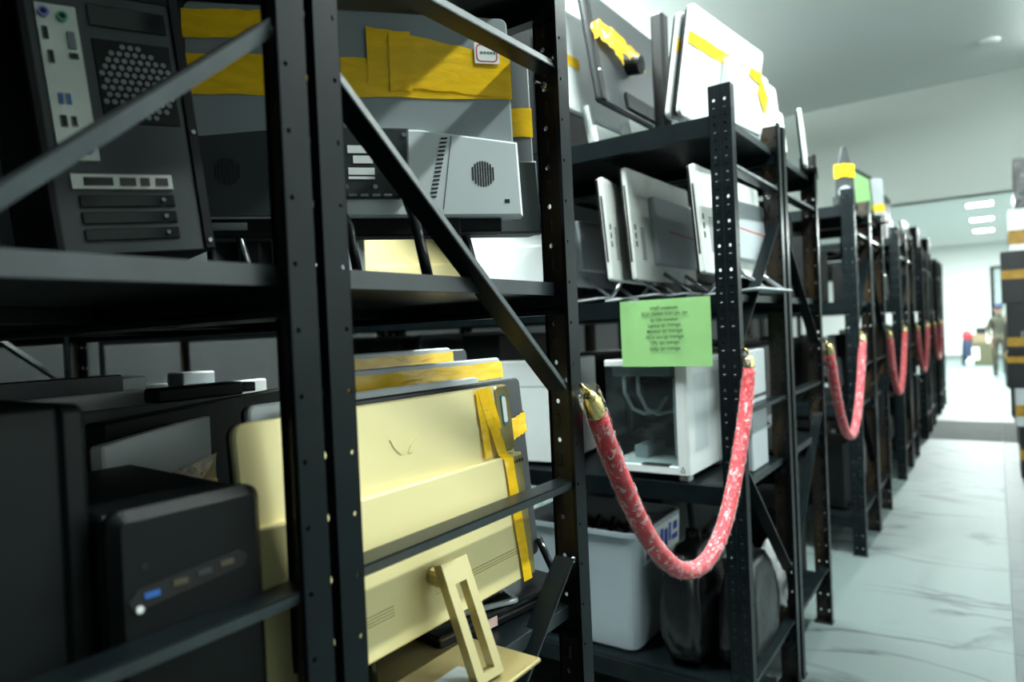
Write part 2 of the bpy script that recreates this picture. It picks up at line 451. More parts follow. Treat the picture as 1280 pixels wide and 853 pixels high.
def post_mesh(mx, my):
    """slotted L post, corner at the origin, wide flange along -x (faces -y), narrow flange along +y (faces +x)"""
    mb = MB()
    def tr(p): return (p[0] * (-1 if mx else 1), p[1] * (-1 if my else 1), p[2])
    def cell(u0, u1, v0, v1, uc, vc, r, fn, flip):
        sq = [(u0, v0), ((u0 + u1) / 2, v0), (u1, v0), (u1, (v0 + v1) / 2), (u1, v1), ((u0 + u1) / 2, v1), (u0, v1), (u0, (v0 + v1) / 2)]
        oc = [(uc + r * math.cos(R_(225 + 45 * i)), vc + r * 1.15 * math.sin(R_(225 + 45 * i))) for i in range(8)]
        for d, rev in ((0, False), (TH, True)):
            vs = [tr(fn(u, v, d)) for (u, v) in sq + oc]
            fs = []
            for i in range(8):
                q = (i, (i + 1) % 8, 8 + (i + 1) % 8, 8 + i)
                fs.append(q[::-1] if rev != flip else q)
            mb.mi = 1 if rev else 0
            mb.add(vs, fs)
        mb.mi = 0
        vs = [tr(fn(u, v, d)) for d in (0, TH) for (u, v) in oc]
        mb.add(vs, [((i, (i + 1) % 8, 8 + (i + 1) % 8, 8 + i)) for i in range(8)])
    def strip(u0, u1, fn, flip):
        for d, rev in ((0, False), (TH, True)):
            vs = [tr(fn(u, v, d)) for (u, v) in ((u0, 0), (u1, 0), (u1, PH), (u0, PH))]
            mb.mi = 1 if rev else 0
            mb.add(vs, [(3, 2, 1, 0) if rev != flip else (0, 1, 2, 3)])
        mb.mi = 0
    f1 = lambda u, v, d: (-u, d, v)
    f2 = lambda u, v, d: (-d, u, v)
    fl0 = (mx != my)
    n = int(PH / PITCH)
    z0 = (PH - n * PITCH) / 2
    for k in range(n):
        a, b = z0 + k * PITCH, z0 + (k + 1) * PITCH
        zc_ = (a + b) / 2
        if k == 0: a = 0.0
        if k == n - 1: b = PH
        cell(0.008, 0.028, a, b, 0.018, zc_, 0.0046, f1, not fl0)
        cell(0.040, 0.060, a, b, 0.050, zc_, 0.0042, f1, not fl0)
        cell(0.020, 0.034, a, b, 0.027, zc_, 0.0027, f2, fl0)
        # pressed slots between the holes of the wide flange
        for u in ((0.018, 0.050) if k < n - 1 else ()):
            for d0, sgn in ((0, -1), (TH, 1)):
                zc = b
                vs = [tr(f1(u + du, zc + dv, d0 + sgn * dd)) for (du, dv, dd) in
                      ((-.005, -.013, 0), (.005, -.013, 0), (.005, .013, 0), (-.005, .013, 0), (-.002, -.010, .002), (.002, -.010, .002), (.002, .010, .002), (-.002, .010, .002))]
                mb.mi = 1 if sgn > 0 else 0
                mb.add(vs, [(0, 1, 5, 4), (1, 2, 6, 5), (2, 3, 7, 6), (3, 0, 4, 7), (4, 5, 6, 7)])
                mb.mi = 0
    for (u0, u1) in ((0, .008), (.028, .040), (.060, F1)): strip(u0, u1, f1, not fl0)
    for (u0, u1) in ((0, .020), (.034, F2)): strip(u0, u1, f2, fl0)
    # raised centre ridge of the wide flange and the folded free edges
    for fn, u0, u1 in ((f1, .0325, .0355),):
        for d, s in ((0, -.0018),):
            vs = [tr(fn(u, v, d + e)) for v in (0, PH) for (u, e) in ((u0, 0), ((u0 + u1) / 2, s), (u1, 0))]
            mb.add(vs, [(0, 1, 4, 3), (1, 2, 5, 4)])
    for fn, u in ((f1, F1), (f2, F2)):
        vs = [tr(fn(uu, v, d)) for v in (0, PH) for (uu, d) in ((u, 0), (u, .007), (u - .0015, .007), (u - .0015, 0))]
        mb.add(vs, [(0, 1, 5, 4), (1, 2, 6, 5), (2, 3, 7, 6), (0, 3, 7, 4)])
    # bottom plate and top cut
    for v in (0, PH):
        vs = [tr(f1(u, v, d)) for (u, d) in ((0, 0), (F1, 0), (F1, TH), (0, TH))]
        mb.add(vs, [(0, 1, 2, 3)])
        vs = [tr(f2(u, v, d)) for (u, d) in ((0, 0), (F2, 0), (F2, TH), (0, TH))]
        mb.add(vs, [(0, 1, 2, 3)])
    o = mb.build('post', ['metal', 'metal_in'])
    me = o.data
    bpy.data.objects.remove(o)
    return me
POST = {(mx, my): post_mesh(mx, my) for mx in (0, 1) for my in (0, 1)}

def mesh_of(mb, name, m, flip=False):
    o = mb.build(name, m, flip=flip); me = o.data; bpy.data.objects.remove(o); return me

def long_beam(my):
    s = -1 if my else 1
    mb = MB()
    prof = [(.004, 0), (.030, 0), (.030, -.014), (.022, -.020), (.022, -.046), (.030, -.050), (.030, -.058), (.004, -.058)]
    # profile in (y, z), swept along x
    mb.prism([(p[0] * s, p[1]) for p in prof], -UL + .012, -.012, 'x')
    return mesh_of(mb, 'long_beam', 'metal')
BEAM = {0: long_beam(0), 1: long_beam(1)}
pm = MB().box(-UL + .03, -.030, .006, UD - .006, -.024, 0.0, .002)
for x in (-.5, -1.0, -1.5): pm.box(x - .03, x + .03, .03, UD - .03, -.044, -.024)
pm.mi = 1
pm.box(-.0302, -.0285, .010, UD - .010, -.0235, -.0005)
PANEL = mesh_of(pm, 'shelf_panel', ['metal', 'metal_lip_lit'])
FOOT = mesh_of(MB().box(-.072, .004, -.004, .045, 0, .006, .002), 'foot_plate', 'black')

def angle_bar(p0, p1, side, xface=-.005, a=.017, b=.038, t=.0025):
    """L bar in the end frame: narrow flange faces +x, wide flange runs back along -x from the edge on 'side'"""
    p0 = Vector((0, *p0)); p1 = Vector((0, *p1))
    d = (p1 - p0).normalized()
    n = Vector((0, -d.z, d.y)) * side
    if True:
        e0, e1 = n * a, Vector((0, 0, 0))
    mb = MB()
    def slab(o0, o1, xa, xb):
        vs = [p + o + Vector((x, 0, 0)) for p in (p0, p1) for (o, x) in ((o0, xa), (o1, xa), (o1, xb), (o0, xb))]
        mb.add(vs, [(3, 2, 1, 0), (4, 5, 6, 7), (0, 1, 5, 4), (1, 2, 6, 5), (2, 3, 7, 6), (3, 0, 4, 7)])
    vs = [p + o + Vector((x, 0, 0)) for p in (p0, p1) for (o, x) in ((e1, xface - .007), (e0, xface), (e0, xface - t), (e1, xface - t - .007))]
    mb.mi = 1  # this strip takes the lighter coat with the painted highlight
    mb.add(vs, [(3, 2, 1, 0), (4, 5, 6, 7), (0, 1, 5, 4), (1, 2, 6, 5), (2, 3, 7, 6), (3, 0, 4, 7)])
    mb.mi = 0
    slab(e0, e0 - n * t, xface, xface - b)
    me_o = mb.build('brace', ['metal', 'metal_glint'])
    bm = bmesh.new(); bm.from_mesh(me_o.data); bmesh.ops.recalc_face_normals(bm, faces=bm.faces[:]); bm.to_mesh(me_o.data); bm.free()
    me = me_o.data; bpy.data.objects.remove(me_o)
    return me
bolt_mb = MB(); bolt_mb.tube([(.003, 0, 0), (.0, 0, 0), (-.004, 0, 0)], [.0045, .006, .006], 8)
bolt_mb.tube([(-.004, 0, 0), (-.022, 0, 0)], .0028, 6)
BOLT = mesh_of(bolt_mb, 'bolt', 'steel')

def braces(high_front):
    D = UD; out = []
    def Y(y): return y if high_front else D - y
    def add(name, p0, p1, side):
        if p0[0] > p1[0]: p0, p1 = p1, p0
        # side +1 = left/upper normal; keep the wide flange on the front (-y) side of diagonals
        out.append((name, angle_bar(p0, p1, side), p0, p1))
    for z, sd in ((1.795, -1), (1.035, 1), (0.225, 1)):
        add('horizontal_brace', (.024, z), (D - .024, z), sd)
    for (ya, za, yb, zb) in ((.030, 1.650, D - .034, 1.225), (D - .034, .905, .030, .440)):
        pa, pb = (Y(ya), za), (Y(yb), zb)
        if pa[0] > pb[0]: pa, pb = pb, pa
        rising = pb[1] > pa[1]
        add('diagonal_brace', pa, pb, 1 if rising else -1)
    return out
BR = {True: braces(True), False: braces(False)}

UNITS = []
def shelving(label, x, y, high_front, rot=0.0, levels=LV, full=True, group='charcoal steel shelving units'):
    t = thing('shelving_unit', label, 'shelf', (x, y, 0), (0, 0, rot), group)
    for mx in (0, 1):
        for my in (0, 1):
            p = link('post', POST[(mx, my)], t, (-UL if mx else 0, UD if my else 0, 0))
            if full and not mx:
                fp = link('foot_plate', FOOT, p); fp.location = (0, -.041 if my else 0, 0)
    for z in levels:
        link('long_beam', BEAM[0], t, (0, 0, z)); link('long_beam', BEAM[1], t, (0, UD, z))
        link('shelf_panel', PANEL, t, (0, 0, z))
    for (name, me, p0, p1) in BR[high_front]:
        b = link(name, me, t)
        if full:
            for (py, pz) in (p0, p1):
                sy = .006 if py < UD / 2 else -.006
                link('bolt', BOLT, b, (-.009, py + sy * .2, pz + .006))
    if full:
        for zz in (1.765, 1.385): MB().tube([(-.046, UD - .004, zz), (-.046, UD - .010, zz), (-.046, UD - .011, zz), (-.046, UD - .040, zz)], [.007, .007, .0035, .0035], 8).build('long_bolt', 'steel', t)
    UNITS.append(t)
    return t
XF = -0.612
ordn = ['nearest', 'second', 'third', 'fourth', 'fifth', 'sixth']
row_y = [(-0.072, 0.506), (2.012, 2.613), (4.12, 4.70), (6.20, 6.78), (8.34, 8.92), (10.45, 11.03)]
for r, (ya, yb) in enumerate(row_y):
    if r == 0:
        la = 'charcoal slotted steel shelving unit at the left edge, cropped, holding a desktop tower'
        lb = 'charcoal slotted steel shelving unit holding the gold computer, first red rope tied to it'
    elif r == 1:
        la = 'charcoal slotted steel shelving unit with the green paper sign and the white glass-sided case'
        lb = 'charcoal slotted steel shelving unit directly behind the one with the green paper sign'
    else:
        la = 'charcoal steel shelving unit, front half of the %s rack row along the aisle' % ordn[r]
        lb = 'charcoal steel shelving unit, rear half of the %s rack row along the aisle' % ordn[r]
    shelving(la, XF, ya, False, full=r < 3)
    shelving(lb, XF, yb, True, full=r < 3)
# the rack rows go on further in from the aisle
shelving('charcoal steel shelving unit deep behind the desktop tower, away from the aisle', XF - 2.04, -0.072, False, full=False)
shelving('charcoal steel shelving unit deep behind the gold computer, away from the aisle', XF - 2.04, 0.506, True, full=False)
shelving('charcoal steel shelving unit deep in the second row, beyond the white computers', XF - 2.04, 2.012, False, full=False)

# ------------------------------------------------------------------ item builders
def flat_panel(name, label, cat, loc, yaw, lean, w, h, back='dark_grey', t=.014, group=None, roll=0.0, screen=True, corner=.012):
    """a monitor or all-in-one: width along local x, back faces local -y, bottom edge centre at the origin"""
    o = thing(name, label, cat, loc, (R_(-lean), R_(roll), R_(yaw)), group)
    MB().prism(rrect(-w / 2, w / 2, 0, h, corner), -t, 0, 'y', .003).build('back_cover', back, o)
    if screen:
        MB().prism(rrect(-w / 2 + .001, w / 2 - .001, .001, h - .001, corner), 0.0, .007, 'y', .001).build('bezel', 'black', o)
        MB().box(-w / 2 + .012, w / 2 - .012, .0065, .0082, .03, h - .012).build('screen', 'screen', o)
    return o
def slots(parent, name, rects, y, m='slot', d=.0015):
    mb = MB()
    for (x0, x1, z0, z1) in rects: mb.box(x0, x1, y - d, y + .001, z0, z1)
    return mb.build(name, m, parent)
def rod_leg(parent, pts, r, m='chrome', n=10, name='stand_leg'):
    return MB().tube(pts, r, n).build(name, m, parent, smooth=True)

def tower_pc(label, loc, yaw, w=.18, h=.40, d=.40, body='black', group=None, roll=0, name='desktop_tower'):
    """front faces local -y"""
    o = thing(name, label, 'computer', loc, (0, R_(roll), R_(yaw)), group)
    MB().box(-w / 2, w / 2, .012, d, .012, h, .003).build('case_body', body, o)
    MB().prism(rrect(-w / 2, w / 2, .010, h, .012), -.012, .012, 'y', .005).build('front_panel', body, o)
    MB().box(-w * .40, w * .40, -.014, -.010, h * .80, h * .80 + .04, .001).build('drive_bay', 'black_gloss', o)
    MB().box(-w * .40, w * .40, -.014, -.010, h * .68, h * .68 + .04, .001).build('drive_bay', 'black_gloss', o)
    MB().cyl((0, -.015, h * .55), (0, -.010, h * .55), .010, 14).build('power_button', 'mid_grey', o)
    slots(o, 'front_vent', [(-w * .3, w * .3, h * (.12 + .05 * k), h * (.12 + .05 * k) + .006) for k in range(6)], -.012)
    for sx in (-1, 1):
        for y in (.03, d - .03):
            MB().box(sx * w * .36 - .012, sx * w * .36 + .012, y - .012, y + .012, 0, .013, .002).build('foot', 'black', o)
    return o
def carton(name, label, cat, loc, yaw, w, d, h, m='box_black', tape_z=None, group=None, tape_x=False, tape_m=None):
    o = thing(name, label, cat, loc, (0, 0, R_(yaw)), group)
    MB().box(-w / 2, w / 2, -d / 2, d / 2, 0, h, .004).build('carton_body', m, o)
    MB().box(-w / 2 + .004, w / 2 - .004, -.0015, .0015, h - .001, h + .0008).build('flap_seam', 'slot', o)
    if tape_z:
        e = .0015
        mb = MB()
        for (x0, y0, x1, y1) in ((-w / 2 - e, -d / 2 - e, w / 2 + e, -d / 2 - e), (w / 2 + e, -d / 2 - e, w / 2 + e, d / 2 + e), (w / 2 + e, d / 2 + e, -w / 2 - e, d / 2 + e), (-w / 2 - e, d / 2 + e, -w / 2 - e, -d / 2 - e)):
            mb.add([(x0, y0, tape_z[0]), (x1, y1, tape_z[0]), (x1, y1, tape_z[1]), (x0, y0, tape_z[1])], [(0, 1, 2, 3)])
        mb.build('packing_tape', 'tape_dull', o)
    return o

# ------------------------------------------------------------------ nearest rack, upper shelf: dark all-in-one with tape
W, H = .512, .345
brx, bry = -.663, .96
yaw = 48.0
dx, dy = math.cos(R_(yaw)), math.sin(R_(yaw))
a1 = flat_panel('all_in_one', 'dark grey all-in-one back with wide amber tape and a red-bordered sticker', 'computer',
                (brx - dx * W / 2, bry - dy * W / 2, 1.508), yaw, 3, W, H, 'aio_upper', .016)
hw = W / 2
ch = MB(); ch.prism([(hw + .004, 0), (hw + .001, .124), (hw - .16, .142), (-hw + .16, .142), (-hw - .001, .124), (-hw - .004, 0)], -.040, -.012, 'y', .004)
chassis = ch.build('rear_chassis', 'aio_lower', a1)
MB().prism([(-.08, .002), (-.08, .139), (-hw + .16, .140), (-hw - .0005, .122), (-hw - .0035, .002)], -.0412, -.036, 'y', .001).build('shaded_half', 'dark_grey', chassis)  # dark cover paints shade over the left half of the chassis
mm = MB(); mm.prism([(.075, .036), (.078, .140), (-.078, .140), (-.075, .036), (-.060, .028), (.060, .028)], -.050, -.036, 'y', .003)
mid = mm.build('stand_module', 'dark_grey', a1)
slots(mid, 'ports', [(-.055 + .018 * k, -.043 + .018 * k, .030, .034) for k in range(6)], -.0502, 'steel')
for (x0, x1, z0, z1) in ((.012, .050, .098, .110), (.020, .050, .082, .094), (.012, .052, .064, .075), (.012, .052, .057, .061)):
    MB().box(x0 - .03, x1 - .03, -.0512, -.0498, z0, z1).build('rating_label', 'sticker', mid)
for (x, z) in ((.070, .128), (.022, .045), (-.022, .045), (-.070, .128)):
    MB().cyl((x, -.0525, z), (x, -.049, z), .0038, 10).build('screw', 'steel', mid)
# slanted vent strip with its groove, mirrored on the other half
for s in (1, -1):
    vb = MB()
    for k in range(15):
        z = .030 + .0068 * k; x = s * (.112 + .0016 * k)
        vb.prism([(x - .0055, z), (x + .0055, z + .001), (x + .0065, z + .004), (x - .0045, z + .003)], -.0408, -.039, 'y')
    vb.build('vent_strip', 'slot', chassis)
    gv = MB(); gv.prism([(s * .128, .012), (s * .129, .012), (s * .1475, .132), (s * .1465, .132)], -.0406, -.039, 'y')
    if s < 0: vb.v = [(p[0], p[1] - .0012, p[2]) for p in vb.v]
    gv.build('panel_groove', 'slot', chassis)
    sg = MB()
    cx, cz = s * .196, .070
    for k in range(9):
        x = cx + (-4 + k) * .0042
        hh = .021 * math.sqrt(max(.05, 1 - ((k - 4) / 4.7) ** 2))
        sg.box(x - .0012, x + .0012, -.0418 if s < 0 else -.0407, -.039, cz - hh, cz + hh)
    sg.build('speaker_grille', 'slot', chassis)
MB().box(hw - .026, hw - .018, -.0407, -.039, .022, .028).build('lock_slot', 'slot', chassis)
MB().box(-hw + .002, hw - .10, -.030, .006, -.028, .001, .002).build('sound_bar', 'black', a1)
MB().box(hw - .21, hw - .03, -.026, .006, -.022, .001, .002).build('lower_bar', 'black', a1)
# tape: overlapping torn sheets across the back, wrapped round the right edge
def tape_patch(parent, poly, y, jit=.0012, nx=14, nz=5, edge_wrap=None):
    (xa, zb0, zt0), (xb, zb1, zt1) = poly
    vs = []; fs = []
    for i in range(nx + 1):
        u = i / nx
        for j in range(nz + 1):
            v = j / nz
            zb = zb0 + (zb1 - zb0) * u; zt = zt0 + (zt1 - zt0) * u
            z = zb + (zt - zb) * v + (random.uniform(-.0016, .0016) if j in (0, nz) else 0)
            vs.append((xa + (xb - xa) * u, y - random.uniform(0, jit), z))
    n = nz + 1
    for i in range(nx):
        for j in range(nz): fs.append((i * n + j, (i + 1) * n + j, (i + 1) * n + j + 1, i * n + j + 1))
    return MB().add(vs, fs).build('packing_tape', 'tape', parent, smooth=True)
tape_patch(a1, ((-hw - .001, .198, .262), (hw + .001, .204, .268)), -.0172)
tape_patch(a1, ((.020, .222, .318), (hw + .001, .206, .276)), -.0190)
tape_patch(a1, ((-hw - .001, .285, .330), (-.13, .290, .335)), -.0180, nx=8)
tape_patch(a1, ((.055, .212, .312), (.090, .212, .310)), -.0206, nx=4)
eb = MB(); eb.add([(hw + .002, -.018, .205), (hw + .002, .009, .205), (hw + .002, .009, .270), (hw + .002, -.018, .270)], [(0, 1, 2, 3)]); eb.build('packing_tape', 'tape', a1)
lab = MB().prism(rrect(.196, .238, .262, .298, .002), -.0225, -.0215, 'y').build('price_sticker', 'sticker', a1)
rb = MB()
for (outer, inner) in ((rrect(.199, .235, .265, .295, .007), rrect(.2008, .2332, .2668, .2932, .006)),):
    n = len(outer)
    vs = [(p[0], -.0229, p[1]) for p in outer] + [(p[0], -.0229, p[1]) for p in inner]
    rb.add(vs, [(i, (i + 1) % n, n + (i + 1) % n, n + i) for i in range(n)])
rb.build('sticker_border', 'red', lab)
slots(lab, 'sticker_lettering', [(.206 + .0055 * k, .2098 + .0055 * k, .279, .2825) for k in range(5)] , -.0224, 'mid_grey', .0006)
# tubular easel stand
rod_leg(a1, [(.060, -.052, .060), (.080, -.075, -.02), (.092, -.095, -.105)], .0085, 'black_gloss')
rod_leg(a1, [(-.060, -.052, .060), (-.020, -.065, -.02), (-.010, -.072, -.103)], .0075, 'black_gloss')
rod_leg(a1, [(-.19, -.02, .0), (-.17, -.03, -.09)], .006, 'chrome')
MB().box(-hw - .0, -hw + .085, -.03, .0, -.018, -.004, .001).build('bottom_rail', 'silver', a1)

a2 = flat_panel('all_in_one', 'grey monitor back with a narrow amber tape band, half hidden behind the taped dark all-in-one', 'computer',
                (-.705 - dx * .25 + .0, 1.085 - dy * .25, 1.497), yaw, 3, .50, .345, 'mid_grey', .016)
MB().prism([(.252, 0), (.250, .135), (-.250, .135), (-.252, 0)], -.038, -.012, 'y', .004).build('rear_chassis', 'mid_grey', a2)
tape_patch(a2, ((-.02, .186, .238), (.251, .186, .240)), -.0172)
rod_leg(a2, [(.10, -.03, .05), (.13, -.03, -.092)], .008, 'black_gloss')
rod_leg(a2, [(-.10, -.03, .05), (-.13, -.03, -.092)], .008, 'black_gloss')

# ------------------------------------------------------------------ nearest rack, lower shelf: gold all-in-one
W, H = .541, .335
g = flat_panel('all_in_one', 'champagne gold all-in-one standing behind the brace, two crossing amber tape strips', 'computer',
               (-.700, .720, .893), 90, 5.2, W, H, 'gold', .012, corner=.016)
hw = W / 2
lp = MB(); lp.prism([(-hw, 0), (hw, 0), (hw, .212), (-hw, .212)], -.026, -.010, 'y', .003)
lower = lp.build('rear_chassis', 'gold', g)
MB().prism(rrect(hw - .050, hw + .001, -.001, .213, .006), -.0275, -.009, 'y', .005).build('side_cap', 'gold_dark', lower)
MB().prism(rrect(hw - .045, hw + .001, .216, H, .012), -.0145, -.001, 'y', .004).build('side_cap', 'gold_dark', g)
em = MB()   # raised winged shape, same gold as the back
for s in (-1, 1):
    em.prism([(s * .004, .256), (s * .010, .266), (s * .030, .280), (s * .024, .268), (s * .012, .256)], -.0135, -.0115, 'y')
em.build('wing_relief', 'gold', g)
dots = MB()
for i in range(64):
    for j in range(3):
        x = .015 + .0033 * i
        dots.box(x, x + .0013, -.0268, -.025, .046 + .0042 * j, .0473 + .0042 * j)
d_ = dots.build('speaker_holes', 'gold_dark', lower); d_['kind'] = 'stuff'
dots = MB()
for i in range(40):
    for j in range(4):
        x = -.20 + .0033 * i
        dots.box(x, x + .0013, -.0268, -.025, .046 + .0042 * j, .0473 + .0042 * j)
d_ = dots.build('speaker_holes', 'gold_dark', lower); d_['kind'] = 'stuff'
for k in range(4):
    MB().box(hw - .030 + .008 * k, hw - .026 + .008 * k, -.0285, -.026, .196, .202).build('port', 'slot', lower)
st = MB().prism(rrect(hw - .030, hw - .016, .264, .318, .006), -.0165, -.0140, 'y').build('energy_sticker', 'teal', g)
MB().prism(rrect(hw - .0285, hw - .0175, .268, .314, .005), -.0172, -.016, 'y').build('sticker_face', 'sticker', st)
# tape strips
tape_strip(g, [(.190, -.0150, .332), (.205, -.016, .28), (.222, -.020, .216), (.226, -.0285, .206), (.232, -.029, .10), (.240, -.029, -.004)], (1, 0, 0), .026)
tape_strip(g, [(.182, -.0145, .330), (.186, -.0150, .27), (.187, -.016, .216)], (1, 0, 0), .020)
tape_strip(g, [(.205, -.0152, .333), (.214, -.0155, .30), (.224, -.017, .26)], (1, 0, 0), .016)
# stand: mount, open loop neck and base plate
MB().cyl((.012, -.026, .075), (.012, -.060, .070), .014, 14).build('stand_hinge', 'gold_dark', g)
def loop_neck(parent):
    # open rectangular loop, in local x/z, leaning outwards at the foot
    mb = MB()
    top, bot = Vector((.016, -.060, .098)), Vector((.022, -.100, -.066))
    ax = (bot - top).normalized(); L = (bot - top).length
    ux = Vector((1, -.25, 0)); ux = (ux - ax * ux.dot(ax)).normalized(); uy = ax.cross(ux)
    def bar(u0, u1, v0, v1, d):
        vs = []
        for dd in (-d / 2, d / 2):
            for (u, v) in ((u0, v0), (u1, v0), (u1, v1), (u0, v1)):
                vs.append(top + ux * u + ax * v + uy * dd)
        mb.add(vs, [(3, 2, 1, 0), (4, 5, 6, 7), (0, 1, 5, 4), (1, 2, 6, 5), (2, 3, 7, 6), (3, 0, 4, 7)])
    bar(-.023, -.010, 0, L, .020); bar(.010, .023, 0, L, .020); bar(-.023, .023, 0, .032, .0205); bar(-.023, .023, L - .012, L, .0205)
    o = mb.build('stand_neck', 'gold_neck', parent)
    bm = bmesh.new(); bm.from_mesh(o.data); bmesh.ops.recalc_face_normals(bm, faces=bm.faces[:]); bm.to_mesh(o.data); bm.free()
    return o
loop_neck(g)
bp = MB().box(-.105, .115, -.135, .095, -.066, -.0585, .0025, T=Matrix.Rotation(R_(5.2), 4, 'X')).build('stand_base', 'gold_dark', g)
MB().box(-.035, .030, -.10, -.045, -.0587, -.0575, T=Matrix.Rotation(R_(5.2), 4, 'X')).build('base_sticker', 'silver', bp)

b2 = flat_panel('monitor', 'black monitor with amber tape on its corner, right behind the gold all-in-one', 'monitor',
                (-.755, .835, .885), 90, 5.0, .54, .345, 'dark_grey', .014)
MB().prism(rrect(-.20, .20, .02, .17, .02), -.024, -.012, 'y', .006).build('rear_chassis', 'dark_grey', b2)
tape_strip(b2, [(.213, -.0155, .245), (.245, -.0155, .252), (.2715, -.0155, .258)], (0, 0, 1), .040)
eb = MB(); eb.add([(.272, -.016, .237), (.272, .010, .237), (.272, .010, .278), (.272, -.016, .278)], [(0, 1, 2, 3)]); eb.build('packing_tape', 'tape', b2)
rod_leg(b2, [(.262, -.02, .03), (.275, -.045, -.055)], .007, 'black_gloss')
rod_leg(b2, [(-.18, -.02, .05), (-.19, -.03, -.055)], .007, 'black_gloss')

# panels stacked behind them, seen as edges above the black monitor
stack = [
    ('white', 'white monitor standing third behind the gold all-in-one, its plain back showing above', -.800, .785, .885, 90, .50, .352, None),
    ('silver', 'silver monitor with a broad amber tape band, fourth behind the gold all-in-one', -.860, .95, .885, 88, .46, .382, (.338, .372)),
    ('silver', 'silver monitor with amber tape high on its back, second deepest behind the gold all-in-one', -.930, .905, .885, 90, .42, .408, (.362, .398)),
    ('dark_grey', 'dark monitor leaning farthest in behind the stacked silver monitors', -1.00, 1.00, .885, 90, .50, .40, None),
]
for (m, l, x, y, z, yw, w, h, tp) in stack:
    p = flat_panel('monitor', l, 'monitor', (x, y, z), yw, 5, w, h, m, .014)
    if tp: tape_patch(p, ((-w / 2, tp[0], tp[1]), (w / 2, tp[0], tp[1])), -.0155)
    for sx in (-1, 1):
        MB().box(sx * w * .3 - .015, sx * w * .3 + .015, -.06, .03, -.060, -.052, .002).build('stand_foot', 'black', p)
        MB().box(sx * w * .3 - .010, sx * w * .3 + .010, -.016, .004, -.055, .01, .002).build('stand_leg', 'black', p)

# things lying under the gold all-in-one
kb = thing('keyboard', 'black keyboard lying under the gold all-in-one beside its stand', 'keyboard', (-.86, .92, .825), (0, 0, R_(84)))
MB().box(-.21, .21, -.065, .065, 0, .018, .004).build('key_deck', 'black', kb)
keys = MB()
for i in range(14):
    for j in range(5): keys.box(-.2 + .0285 * i, -.2 + .0285 * i + .024, -.055 + .022 * j, -.055 + .022 * j + .018, .0175, .0235)
k_ = keys.build('keys', 'black_gloss', kb)
lt = thing('laptop', 'closed black laptop with a pink label under the corner of the gold all-in-one', 'laptop', (-.80, .95, .825), (0, 0, R_(82)))
MB().box(-.16, .16, -.11, .11, 0, .016, .004).build('base', 'black', lt)
MB().box(-.16, .16, -.11, .11, .017, .027, .003).build('lid', 'black_gloss', lt)
MB().box(-.06, -.035, -.1112, -.1098, .005, .021).build('pink_label', 'pink_label', lt)
tb = thing('tablet', 'thin grey tablet resting on the gold stand base', 'tablet', (-.79, .87, .8535), (0, 0, R_(62)))
MB().prism(rrect(-.12, .12, -.06, .06, .01), 0, .008, 'z', .002).build('body', 'silver', tb)
MB().box(-.11, .11, -.052, .052, .0078, .0085).build('screen', 'screen', tb)
wb_ = thing('white_carton', 'white flat carton at the foot of the nearest post, below the gold stand', 'box', (-.70, .835, .600), (0, R_(0), R_(70)))
wb_.location = (-.745, .93, .8255)
MB().box(-.075, .075, -.030, .030, 0, .012, .002).build('carton_body', 'white', wb_)
MB().box(-.070, .070, -.001, .001, .0118, .0126).build('flap_seam', 'silver', wb_)

# ------------------------------------------------------------------ nearest rack, left part: desktop tower seen from behind
TWd, THt, TDp = .185, .42, .40
tw = thing('desktop_tower', 'black desktop tower seen from behind, silver port plate up, leaning left', 'computer', (-.90, .447, 1.408), (R_(-1.0), R_(-5.5), R_(76)))
tw.location.z += .036
ul = thing('laptop', 'closed black laptop lying under the leaning desktop tower', 'laptop', (-1.05, .40, 1.4055), (0, 0, R_(80)))
MB().box(-.13, .13, -.14, .17, 0, .014, .003).build('base', 'black', ul)
MB().box(-.13, .13, -.14, .17, .015, .024, .003).build('lid', 'black', ul)
MB().box(-TWd / 2, TWd / 2, .006, TDp, 0.0, THt, .003).build('case_body', 'black', tw)
rp_ = MB()
rp_.prism(rrect(-TWd / 2, TWd / 2, 0.0, THt, .003), -.002, .008, 'y', .001)
rear = rp_.build('rear_panel', 'dark_grey', tw)
MB().box(-TWd / 2, -TWd / 2 + .010, -.006, -.001, 0, THt, .002).build('rear_rim', 'black', rear)
MB().box(TWd / 2 - .014, TWd / 2, -.006, -.001, 0, THt, .002).build('rear_rim', 'black', rear)
sh = MB().box(-.074, -.030, -.0045, -.001, .115, .305, .001).build('port_plate', 'shield', tw)
def port(x, z, w, h, m, round_=False, ring=None):
    if round_:
        MB().cyl((x, -.009, z), (x, -.003, z), w / 2, 16).build('port', m, sh)
        MB().cyl((x, -.0095, z), (x, -.0088, z), w / 3.4, 12).build('port', 'slot', sh)
    else:
        MB().box(x - w / 2, x + w / 2, -.0075, -.003, z - h / 2, z + h / 2, .0008).build('port', 'steel' if ring is None else ring, sh)
        MB().box(x - w / 2 + .0012, x + w / 2 - .0012, -.0082, -.007, z - h / 2 + .0012, z + h / 2 - .0012).build('port', m, sh)
port(-.065, .293, .012, 0, 'purple_port', True)
port(-.046, .290, .012, 0, 'green_port', True)
port(-.066, .268, .007, .016, 'slot'); port(-.064, .240, .007, .016, 'slot')
port(-.040, .262, .009, .022, 'mid_grey'); port(-.040, .243, .010, .008, 'slot')
port(-.061, .190, .006, .014, 'blue_port'); port(-.053, .190, .006, .014, 'blue_port')
port(-.062, .163, .008, .015, 'slot'); port(-.051, .163, .007, .013, 'slot')
port(-.041, .128, .010, 0, 'blue_port', True); port(-.055, .127, .009, 0, 'green_port', True)
